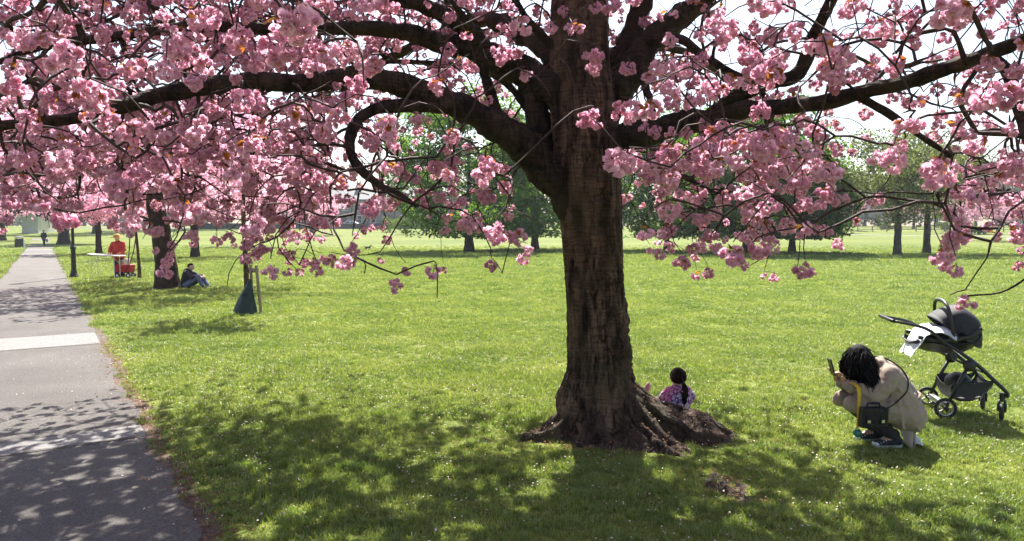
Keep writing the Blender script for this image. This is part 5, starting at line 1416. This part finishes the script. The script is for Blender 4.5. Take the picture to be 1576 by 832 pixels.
        mb.add(V, [(i, (i + 1) % n, n + (i + 1) % n, n + i) for i in range(n)] + [tuple(range(n - 1, -1, -1)), tuple(range(n, 2 * n))]); mb.build('sole', M['rubber_white'], sh)
        mb = MB(); mb.ball((ax - .155, y, .030), (.030, .038, .024), 12, 8); mb.build('toe_cap', M['rubber_white'], sh, True)
        for q in range(5):
            x0 = ax - .035 - .022 * q; z0 = .103 - .010 * q
            MB().tube([(x0, y - .034, z0 - .022), (x0 - .006, y - .012, z0 - .002), (x0 - .014, y + .012, z0 - .002), (x0 - .02, y + .03, z0 - .02)], .0035, 5).build('lace', M['rubber_white'], sh)
    # things she holds or carries
    ph = MB().box((0, 0, 0), (.012, .075, .15)).build('phone', M['phone'], None, bevel=.004)
    ph.location = b + Vector((-.462, 0, .675)); ph.rotation_euler = (0, -.28, 0); tag(ph, 'dark phone held up by the crouching person', 'phone')
    MB().box((.0075, .018, .045), (.004, .026, .03)).build('camera_bump', M['rub_black'], ph)
    bag = empty('shoulder_bag', b + Vector((-.215, -.255, .215)), .06, 'small black leather shoulder bag hanging at the crouching person\'s knee', 'bag')
    MB().box((0, 0, .085), (.225, .075, .17), taper=.94).build('bag_body', M['leather_black'], bag, bevel=.012)
    fl = MB().box((0, -.040, .115), (.215, .012, .11)).build('flap', M['leather_black'], bag, bevel=.005)
    for q in (-.065, .055):
        MB().box((q, -.050, .075), (.028, .008, .075)).build('buckle_strap', M['leather_black'], fl); MB().box((q, -.056, .062), (.026, .006, .022)).build('buckle', M['metal'], fl)
    MB().tube([(-.06, 0, .165), (-.05, 0, .20), (.05, 0, .20), (.06, 0, .165)], .008, 6).build('handle', M['leather_black'], bag)
    st = [(.10, -.02, .16), (.16, -.01, .185), (.225, .022, .215), (.305, .035, .29), (.335, .075, .385), (.30, .135, .475), (.22, .20, .535), (.14, .25, .55)]
    P, R = smooth_path(st, [.008] * len(st), .03)
    MB().tube(P, R, 6, True, .5).build('strap', M['leather_black'], bag, True)
    ld = empty('lanyard', b + Vector((-.315, -.215, .0)), 0, 'yellow strap with dark green ball hanging from the crouching person\'s hand', 'lanyard')
    MB().tube([(-.03, .10, .56), (-.015, .05, .555), (-.004, .012, .53), (.0, 0, .48), (-.002, 0, .36), (-.006, 0, .20)], .0165, 6, True, .3).build('strap', M['yellow'], ld)
    MB().tube([(-.02, .11, .56), (.0, .06, .555), (.012, .02, .53), (.013, .012, .48), (.008, .010, .36), (-.002, .006, .20)], .013, 6, True, .3).build('strap', M['yellow'], ld)
    MB().ball((-.008, 0, .155), (.036, .034, .036), 16, 10).build('ball', M['green_ball'], ld, True)
    MB().lathe((-.008, 0, .186), [(.012, 0), (.012, .018)], 8).build('clip', M['metal'], ld)
    # crumpled white bag on the grass
    pb = b + Vector((.245, -.03, .0)); g = np.random.default_rng(4); G = []
    for i, t in enumerate(np.linspace(0, 1, 9)):
        G.append([((t - .5) * .13 + .01 * g.normal(), (q - .5) * .10 + .008 * g.normal(), .075 * (math.sin(math.pi * min(1, max(0, t))) * math.sin(math.pi * q)) ** .5 + .008 * abs(g.normal()) + .004) for q in np.linspace(0, 1, 9)])
    w = MB().sheet(G, .004).build('paper_bag', M['paper'], None, False); w.location = pb; tag(w, 'crumpled white paper bag on the grass behind the coat tail', 'paper bag')
woman()

def girl():
    p = onground(1046, 7.2); p.z -= 0.03; o = empty('person', p, 0.12, 'child in purple floral top sitting behind the roots, back turned', 'person')
    B = chain([((0, 0, .10), .10), ((0, 0, .22), .085), ((0, 0, .30), .075), ((0, .005, .345), .032), ((0, .01, .38), .036)])
    B += [((0, .012, .415), .066, (0, .018, .445), .074), ((0, .075, .40), .012, (0, .082, .41), .010), ((-.07, .01, .42), .013, (-.072, .01, .435), .013), ((.07, .01, .42), .013, (.072, .01, .435), .013)]
    for s in (-1, 1):
        B += chain([((s * .10, 0, .295), .04), ((s * .165, .04, .20), .03), ((s * .15, .15, .13), .022)]); B += hand_prims((s * .15, .15, .13), (-s * .2, .8, -.2), (0, 0, 1), s, .7, .6)
        B += chain([((s * .06, .02, .08), .075), ((s * .13, .26, .12), .052), ((s * .05, .36, .04), .036)]); B += chain([((s * .05, .36, .04), .034), ((s * .02, .44, .05), .024)])
    blob('body', B, .0075, M['skin_pale'], o, 2)
    C = chain([((0, 0, .08), .118), ((0, -.005, .20), .105), ((0, 0, .285), .088), ((0, 0, .32), .048)])
    for s in (-1, 1): C += [((s * .07, 0, .20), .075, (s * .065, 0, .275), .062)] + chain([((s * .085, 0, .295), .052), ((s * .145, .02, .235), .046)])
    blob('top', C, .010, M['floral'], o, 2, .5, .004, 16)
    L = []
    for s in (-1, 1): L += chain([((s * .06, .02, .08), .088), ((s * .13, .26, .12), .064), ((s * .06, .35, .05), .046)])
    blob('leggings', L, .012, M['canvas_black'], o, 2)
    H = MB(); H.ball((0, .004, .445), (.077, .082, .085), 20, 14); g = np.random.default_rng(6)
    for k in range(90):
        a = g.uniform(-2.9, -.25); n = np.array([math.cos(a), math.sin(a), g.uniform(-.2, .9)]); n /= np.linalg.norm(n); p0 = np.array([0, .004, .445]) + n * np.array([.077, .081, .084])
        tie = np.array([.022, -.083, .395]); m = (p0 + tie) / 2; m = np.array([0, .004, .445]) + (m - np.array([0, .004, .445])) / np.linalg.norm(m - np.array([0, .004, .445])) * .09
        H.tube([p0, m, tie], [.008, .009, .006], 5)
    for k in range(26):
        H.tube([(.022 + g.normal(0, .008), -.085, .395), (.03 + g.normal(0, .014), -.112, .34), (.032 + g.normal(0, .014), -.125, .28), (.03 + g.normal(0, .01), -.118, .20 + g.uniform(-.02, .04))], [.008, .010, .009, .003], 5)
    hr = H.build('hair', M['hair_brown'], o, True)
    MB().lathe((.022, -.086, .385), [(.016, 0), (.018, .008), (.016, .016)], 10).build('hair_tie', M['rub_black'], hr)
    q = onground(997, 7.25); t = empty('pink_toy', q, .2, 'pink soft toy ear poking up between cherry trunk and child', 'toy')
    pk = mat('pink_plush', (0.50, 0.19, 0.19), (0.62, 0.29, 0.28), 50, .95, .4); pl = mat('pale_pink_plush', (0.62, 0.40, 0.36), (0.70, 0.50, 0.45), 50, .95, .4)
    MB().ball((0, 0, .09), (.085, .075, .095), 14, 10).build('torso', pl, t, True); MB().ball((-.01, 0, .20), (.055, .05, .055), 14, 10).build('head', pl, t, True)
    for x, tl in ((.012, .35), (-.06, -.5)):
        e = MB().ball((x, 0, .285 if x > 0 else .25), (.033, .014, .055), 12, 10, Matrix.Rotation(tl, 3, 'Y')).build('ear', pl, t, True); MB().ball((x, -.006, .285 if x > 0 else .25), (.024, .012, .044), 12, 10, Matrix.Rotation(tl, 3, 'Y')).build('inner_ear', pk, e, True)
    for s in (-1, 1): MB().tube([(s * .06, -.01, .14), (s * .10, -.04, .08)], [.026, .022], 8).build('arm', pl, t, True); MB().tube([(s * .05, 0, .04), (s * .09, -.1, .03)], [.034, .03], 8).build('leg', pl, t, True)
girl()

def seated_man():
    p = gp(291, 443.5); o = empty('person', p, -.15, 'person in dark jacket and jeans sitting against the leaning cherry', 'person')
    B = chain([((-.10, 0, .14), .13), ((-.07, 0, .32), .125), ((-.02, 0, .50), .12), ((.02, 0, .575), .055), ((.06, 0, .64), .055)]); B += [((.085, 0, .70), .092, (.105, 0, .665), .075), ((.165, 0, .655), .03, (.15, 0, .64), .03), ((.19, 0, .69), .014, (.18, 0, .70), .014)]
    for s in (-1, 1):
        B += chain([((0, s * .17, .50), .06), ((.20, s * .20, .36), .045), ((.44, s * .08, .40), .03)]); B += hand_prims((.44, s * .08, .40), (.8, -s * .3, -.35), (0, 0, 1), s, 1, .7)
        B += chain([((-.05, s * .09, .11), .09), ((.40, s * .12, .40 - .04 * (s > 0)), .062), ((.55 + .03 * s, s * .10, .07), .042)]); B += chain([((.55 + .03 * s, s * .1, .06), .04), ((.70 + .03 * s, s * .11, .04), .034)])
    blob('body', B, .011, M['skin_pale'], o, 2)
    C = chain([((-.10, 0, .12), .165), ((-.08, 0, .32), .16), ((-.03, 0, .50), .15), ((.02, 0, .58), .075)])
    for s in (-1, 1): C += [((-.05, s * .06, .32), .14, (-.02, s * .09, .49), .11)] + chain([((0, s * .165, .50), .085), ((.20, s * .20, .37), .068), ((.40, s * .10, .40), .05)])
    blob('jacket', C, .016, M['navy'], o, 3, .5, .006, 10)
    L = []
    for s in (-1, 1): L += chain([((-.05, s * .09, .11), .105), ((.40, s * .12, .385 - .04 * (s > 0)), .078), ((.54 + .03 * s, s * .10, .11), .06)])
    blob('jeans', L, .014, M['jeans'], o, 3, .5, .005, 12)
    H = MB(); H.ball((.07, 0, .715), (.102, .09, .088), 16, 12); H.build('hair', M['hair_black'], o, True)
    for s in (-1, 1):
        sh = blob('shoe', [((.56 + .03 * s, s * .10, .055), .052, (.68 + .03 * s, s * .11, .045), .042)], .01, M['canvas_black'], o, 2); MB().box((.62 + .03 * s, s * .105, .008), (.25, .09, .016)).build('sole', M['rubber_white'], sh, bevel=.004)
    gl = MB()
    for s in (-1, 1): gl.tube([(.178 + .0 * s, s * .035 + .026 * math.cos(a), .695 + .02 * math.sin(a)) for a in np.linspace(0, 6.283, 12)], .004, 4, False); gl.tube([(.175, s * .062, .70), (.07, s * .086, .70)], .004, 4)
    gl.build('glasses', M['metal'], o)
seated_man()

def vendor():
    p = gp(176, 427.5) + Vector((0, .35, 0)); o = empty('person', p, 0.0, 'standing person in red jacket and straw hat behind the white table', 'person')
    B = chain([((0, 0, .88), .13), ((0, 0, 1.10), .125), ((0, -.02, 1.30), .12), ((0, -.04, 1.39), .055), ((0, -.06, 1.46), .055)]); B += [((0, -.075, 1.53), .092, (0, -.095, 1.49), .078), ((0, -.175, 1.49), .014, (0, -.17, 1.50), .014)]
    for s in (-1, 1):
        B += chain([((s * .19, -.02, 1.30), .06), ((s * .27, -.10, 1.06), .045), ((s * .20, -.28, .95), .03)]); B += hand_prims((s * .20, -.28, .95), (-s * .3, -.8, -.1), (0, 0, 1), -s, 1, .5)
        B += chain([((s * .09, 0, .86), .095), ((s * .10, -.01, .47), .06), ((s * .10, .02, .09), .042)]); B += chain([((s * .10, .02, .06), .042), ((s * .11, -.12, .04), .036)])
    blob('body', B, .012, M['skin_pale'], o, 2)
    C = chain([((0, 0, .80), .17), ((0, 0, 1.05), .165), ((0, -.02, 1.27), .15), ((0, -.04, 1.38), .08)])
    for s in (-1, 1): C += [((s * .09, 0, .82), .14, (s * .11, -.01, 1.26), .12)] + chain([((s * .19, -.02, 1.29), .09), ((s * .27, -.09, 1.07), .075), ((s * .215, -.24, .965), .055)])
    blob('jacket', C, .016, M['redjacket'], o, 3, .5, .008, 9)
    L = []
    for s in (-1, 1): L += chain([((s * .09, 0, .84), .115), ((s * .10, -.01, .47), .082), ((s * .10, .02, .10), .07)])
    blob('trousers', L, .015, M['trouser_black'], o, 3, .5, .006, 10)
    h = MB().lathe((0, -.08, 1.56), [(.24, -.035), (.245, -.025), (.12, .0), (.112, .06), (.095, .10), (.04, .115)], 20).build('hat', M['straw'], o, True); MB().lathe((0, -.08, 1.565), [(.121, 0), (.117, .03)], 20).build('hat_band', M['red'], h)
    for s in (-1, 1): MB().box((s * .11, -.05, .04), (.10, .27, .08), taper=.85).build('shoe', M['canvas_black'], o, bevel=.02)
vendor()

def walker():
    p = gp(68, 379); o = empty('person', p, 0.1, 'person in dark clothes walking on the path far away', 'person')
    B = chain([((0, 0, .92), .13), ((0, 0, 1.15), .125), ((0, -.01, 1.36), .12), ((0, -.01, 1.46), .055), ((0, -.02, 1.53), .055)]); B += [((0, -.02, 1.62), .095, (0, -.03, 1.57), .08), ((0, -.115, 1.58), .014, (0, -.11, 1.59), .014)]
    for s in (-1, 1):
        B += chain([((s * .19, 0, 1.36), .06), ((s * .25, .05 * s, 1.10), .045), ((s * .24, -.12 * s - .05, .88), .03)]); B += hand_prims((s * .24, -.12 * s - .05, .88), (0, -.2, -1), (0, 1, 0), s, 1, .4)
        B += chain([((s * .09, 0, .90), .095), ((s * .10, -.12 * s, .50), .062), ((s * .10, -.16 * s + .05, .10), .042)]); B += chain([((s * .10, -.16 * s + .05, .07), .042), ((s * .10, -.16 * s - .1, .05), .036)])
    blob('body', B, .014, M['skin_pale'], o, 2)
    C = chain([((0, 0, .88), .165), ((0, 0, 1.12), .16), ((0, -.01, 1.34), .15), ((0, -.01, 1.45), .08)])
    for s in (-1, 1): C += [((s * .08, 0, .88), .13, (s * .10, 0, 1.33), .115)] + chain([((s * .19, 0, 1.35), .085), ((s * .25, .05 * s, 1.10), .07), ((s * .24, -.11 * s - .04, .92), .055)])
    blob('coat', C, .018, M['navy'], o, 3)
    L = []
    for s in (-1, 1): L += chain([((s * .09, 0, .88), .115), ((s * .10, -.12 * s, .50), .08), ((s * .10, -.16 * s + .04, .12), .065)])
    blob('trousers', L, .018, M['canvas_black'], o, 3)
    MB().ball((0, -.01, 1.64), (.098, .10, .092), 14, 10).build('hair', M['hair_black'], o, True)
    for s in (-1, 1): MB().box((s * .10, -.16 * s - .02, .045), (.10, .27, .085), taper=.85).build('shoe', M['canvas_black'], o, bevel=.02)
    q = empty('carrier_bag', p + Vector((.30, .02, .0)), 0, 'pale carrier bag in the far walker\'s hand', 'bag'); MB().box((0, 0, .62), (.10, .26, .32), taper=.9).build('sack', M['concrete'], q, bevel=.02); MB().tube([(0, -.07, .77), (0, -.05, .87), (0, .05, .87), (0, .07, .77)], .008, 5).build('handle', M['concrete'], q)
walker()

def dog():
    p = gp(566, 384.5); o = empty('dog', p, 0.15, 'small black dog trotting far out on the lawn', 'dog'); f = mat('black_dog_fur', (.012, .011, .010), (.03, .028, .026), 40, .8)
    B = chain([((-.17, 0, .255), .075), ((0, 0, .25), .070), ((.16, 0, .265), .088)]); B += chain([((.18, 0, .30), .06), ((.27, 0, .39), .045)]); B += [((.28, 0, .40), .055, (.31, 0, .39), .045), ((.32, 0, .38), .032, (.39, 0, .365), .022)]
    for s in (-1, 1):
        B += [((.27, s * .04, .44), .016, (.26, s * .06, .40), .012)]
        fx = .05 * s; B += chain([((.15, s * .05, .22), .045), ((.15 + fx, s * .055, .12), .024), ((.15 + fx * 1.8, s * .055, .02), .02)])
        B += chain([((-.17, s * .05, .22), .058), ((-.13 - fx, s * .055, .14), .034), ((-.21 - fx, s * .055, .085), .022), ((-.20 - fx * 1.6, s * .055, .02), .019)])
    B += chain([((-.24, 0, .29), .024), ((-.32, 0, .36), .018), ((-.36, 0, .42), .012)])
    blob('body', B, .012, f, o, 2); MB().lathe((.235, 0, .345), [(.058, -.012), (.058, .012)], 12, 'z').build('collar', M['red'], o)
dog()

# ------------------------------------------------------------------ pushchair
def pushchair():
    b = onground(1500, 7.18); TW = -0.22; RZ = Matrix.Rotation(TW, 3, 'Z'); o = empty('pushchair', b, TW, 'black pushchair chassis with wire wheels and shopping basket on the lawn', 'pushchair')
    fr = M['pram_black']
    W = .50
    for y in (0.0, W):
        P, R = smooth_path([(-.70, y, .955), (-.41, y, .89), (-.235, y, .755), (.025, y, .575), (.20, y, .41), (.325, y, .285), (.335, y + (.02 if y == 0 else -.02), .24)], [.013, .016, .017, .019, .019, .018, .018], .04)
        MB().tube(P, R, 10).build('side_rail', fr, o, True)
        MB().tube([(-.01, y, .545), (-.11, y, .34), (-.205, y, .11)], [.017, .017, .015], 10).build('rear_leg', fr, o, True)
        MB().lathe((-.01, y - .022, .535), [(.052, 0), (.056, .008), (.056, .036), (.052, .044)], 18, 'y').build('fold_joint', fr, o, True)
        MB().box((-.01, y - .026, .535), (.05, .006, .018)).build('badge', M['hood'], o, bevel=.002)
        MB().tube([(-.235, y, .74), (-.16, y + .0, .60), (-.03, y, .54)], .011, 8).build('seat_strut', fr, o, True)
        # rear wheel: tyre, rim, spokes
        c = (-.215, y - .02 if y == 0 else y + .02, .105)
        t = MB().tube([(c[0] + .090 * math.cos(a), c[1], c[2] + .090 * math.sin(a)) for a in np.linspace(0, 2 * math.pi, 29)], .0155, 8, False).build('rear_wheel', M['rub_black'], o, True)
        MB().tube([(c[0] + .070 * math.cos(a), c[1], c[2] + .070 * math.sin(a)) for a in np.linspace(0, 2 * math.pi, 25)], .006, 6, False).build('rim', M['metal'], t, True)
        for k in range(5):
            for q in (-.12, .12):
                a = k * 1.2566 + q; MB().tube([(c[0] + .018 * math.cos(a), c[1], c[2] + .018 * math.sin(a)), (c[0] + .072 * math.cos(a), c[1], c[2] + .072 * math.sin(a))], .0042, 5).build('spoke', fr, t)
        MB().lathe((c[0], c[1] - .02, c[2]), [(.022, 0), (.024, .01), (.024, .03), (.022, .04)], 12, 'y').build('hub', fr, t)
        # front swivel wheel with fork, turned
        f = empty('front_wheel', (.295, y + (.02 if y == 0 else -.02), .09), 1.15); f.parent = o
        MB().tube([(.066 * math.cos(a), 0, .066 * math.sin(a)) for a in np.linspace(0, 2 * math.pi, 25)], .020, 8, False).build('tyre', M['rub_black'], f, True)
        MB().lathe((0, -.014, 0), [(.02, 0), (.05, .006), (.05, .022), (.02, .028)], 16, 'y').build('rim', fr, f)
        for s in (-1, 1): MB().tube([(0, s * .028, 0), (.01, s * .03, .06), (.02, s * .018, .115)], [.010, .012, .012], 8).build('fork', fr, f, True)
        MB().lathe((.02, 0, .10), [(.026, 0), (.026, .07), (.02, .085)], 12).build('swivel', fr, f)
    MB().tube([(-.69, 0, .953), (-.71, .02, .957), (-.715, .10, .96), (-.715, W - .1, .96), (-.71, W - .02, .957), (-.69, W, .953)], .018, 10).build('handlebar', M['leather_black'], o, True)
    MB().tube([(-.215, 0, .105), (-.215, W, .105)], .011, 8).build('rear_axle', M['metal'], o); MB().box((-.20, W / 2, .135), (.05, .40, .03)).build('brake_bar', M['metal'], o, bevel=.006)
    MB().tube([(.10, 0, .48), (.10, W, .48)], .011, 8).build('front_crossbar', fr, o)
    # basket: sagging fabric trough between the legs
    G = []
    prof = [(-.145, .30), (-.16, .24), (-.135, .185), (-.04, .15), (.05, .155), (.13, .20), (.20, .29), (.225, .36)]
    for y in np.linspace(.03, W - .03, 9):
        e = abs(2 * (y / W) - 1) ** 3
        G.append([(x, y, z + .06 * e) for x, z in prof])
    MB().sheet(G, .006).build('basket', M['mesh'], o, True)
    for y, s in ((.024, -1), (W - .024, 1)):
        n = len(prof); mb = MB(); top = [(-.12, .36), (-.09, .37), (-.05, .37), (.0, .36), (.06, .35), (.12, .37), (.17, .375), (.22, .38)]
        V = [(x, y, z + .06) for x, z in prof] + [(x, y + s * .004, z) for x, z in top]
        V = V + [(x, yy - s * .004, z) for x, yy, z in V]; m = 2 * n
        Fq = [(i, i + 1, n + i + 1, n + i) for i in range(n - 1)]; mb.add(V, Fq + [tuple(m + i for i in reversed(f)) for f in Fq] + [(0, n, m + n, m), (n - 1, 2 * n - 1, m + 2 * n - 1, m + n - 1)]); mb.build('basket_side', M['mesh'], o, True)
    MB().tube([(-.15, .0, .33), (-.02, -.004, .375), (.10, -.004, .37), (.235, .0, .385)], .008, 6).build('basket_rim', M['hood'], o)
    q = MB(); q.ball((-.03, .22, .33), (.12, .15, .10), 14, 10); bag = q.build('packed_bag', M['leather_black'], None, True); bag.location = b; bag.rotation_euler = (0, 0, TW); tag(bag, 'dark soft bag packed in the pushchair basket', 'bag')

    # infant carrier clipped on top
    c = empty('infant_carrier', b + RZ @ Vector((0, .04, 0)), TW, 'charcoal infant car seat with hood and arched handle on the pushchair', 'infant carrier')
    w = .42
    shell = [(-.50, .745), (-.47, .70), (-.34, .655), (-.18, .635), (-.02, .65), (.05, .69), (.095, .77), (.115, .85)]
    G = []
    for k, t in enumerate(np.linspace(0, 1, 11)):
        e = (2 * t - 1); y = w * t; lift = .10 * abs(e) ** 3
        G.append([(x * (1 - .10 * abs(e) ** 3) - .02 * abs(e) ** 2, y, z + lift * [.35, .6, 1, 1, 1, .8, .4, 0][i]) for i, (x, z) in enumerate(shell)])
    MB().sheet(G, .02).build('shell', fr, c, True)
    for y in (-.004, w + .004):
        P = [(-.46, y, .80), (-.30, y, .77), (-.14, y, .775), (.0, y, .82), (.10, y, .90)]
        MB().tube(P, .022, 8).build('shell_rim', fr, c, True)
        MB().lathe((-.15, y - .02, .79), [(.045, 0), (.05, .01), (.05, .03), (.045, .04)], 16, 'y').build('handle_pivot', fr, c, True)
    # hood: ribbed quarter dome behind the head
    G = []
    piv = np.array([-.075, 0, .80]); ribs = np.linspace(math.radians(142), math.radians(-22), 22)
    for a in ribs:
        rr = .295 - .035 * max(0, math.sin(a)) * 0; row = []
        sag = -.014 * abs(math.sin((math.radians(142) - a) / math.radians(164) * math.pi * 3))
        for t in np.linspace(0, math.pi, 15):
            y = w / 2 - (w / 2 + .005) * math.cos(t); q = math.sin(t) ** .45
            L = (rr + sag) * (.18 + .82 * q)
            row.append((piv[0] + L * math.cos(a) * (.80 if a < 1.57 else .98), y, piv[2] + L * math.sin(a) * 1.03))
        G.append(row)
    MB().sheet(G, .008).build('hood', M['hood'], c, True)
    for k in (0, 7, 14, 21): MB().tube(np.array(G[k]) * 1.0, .006, 6).build('hood_rib', fr, c, True)
    MB().ball((-.10, w / 2, .80), (.20, w / 2 - .03, .10), 16, 10).build('padding', M['canvas_black'], c, True)
    arch = [(-.15, -.02, .79), (-.165, -.025, .90), (-.185, -.02, 1.02), (-.20, .02, 1.105), (-.205, .10, 1.145), (-.205, w / 2, 1.155), (-.205, w - .10, 1.145), (-.20, w - .02, 1.105), (-.185, w + .02, 1.02), (-.165, w + .025, .90), (-.15, w + .02, .79)]
    P, R = smooth_path(arch, [.016, .016, .016, .016, .019, .021, .019, .016, .016, .016, .016], .03); MB().tube(P, R, 10).build('carry_handle', fr, c, True)
    # blanket spilling over the foot end
    G = []; g = np.random.default_rng(12)
    for t in np.linspace(0, 1, 22):
        row = []
        for q in np.linspace(0, 1, 20):
            x = -.13 - .40 * t - (.06 * (t - .75) if t > .75 else 0); y = -.04 + (w + .05) * q * (1 - .12 * t)
            z = .85 + .05 * math.sin(math.pi * min(1, t / .7)) if t < .7 else .85 - .80 * (t - .7)
            z += .022 * math.sin(7 * q + 5 * t) * (.4 + .4 * t) * .5 + .015 * noise.noise(Vector((t * 6, q * 6, 1)))
            side = max(0, abs(2 * q - 1) - .72) / .28; z -= (.07 * (1 - .9 * t)) * side ** 1.3
            row.append((x + .012 * math.sin(14 * q), y, z))
        G.append(row)
    bl = MB().sheet(G, .008).build('blanket', M['blanket'], None, True); bl.rotation_euler = (0, 0, TW); bl.location = b + RZ @ Vector((0, .03, 0)); tag(bl, 'pale blue-grey blanket spilling out of the infant carrier', 'blanket')
pushchair()

# ------------------------------------------------------------------ thin air haze round the whole park
def haze():
    m = bpy.data.materials.new('thin_haze'); m.use_nodes = True; nt = m.node_tree
    for n in list(nt.nodes): nt.nodes.remove(n)
    out = nt.nodes.new('ShaderNodeOutputMaterial'); v = nt.nodes.new('ShaderNodeVolumePrincipled')
    v.inputs['Color'].default_value = (0.86, 0.92, 1.0, 1); v.inputs['Density'].default_value = 0.00032; v.inputs['Anisotropy'].default_value = 0.2
    nt.links.new(v.outputs[0], out.inputs['Volume'])
    o = MB().box((0, 203, 13), (900, 450, 30)).build('haze', m)
    tag(o, 'thin pale haze in the air over the park', 'haze', None, 'stuff')
haze()
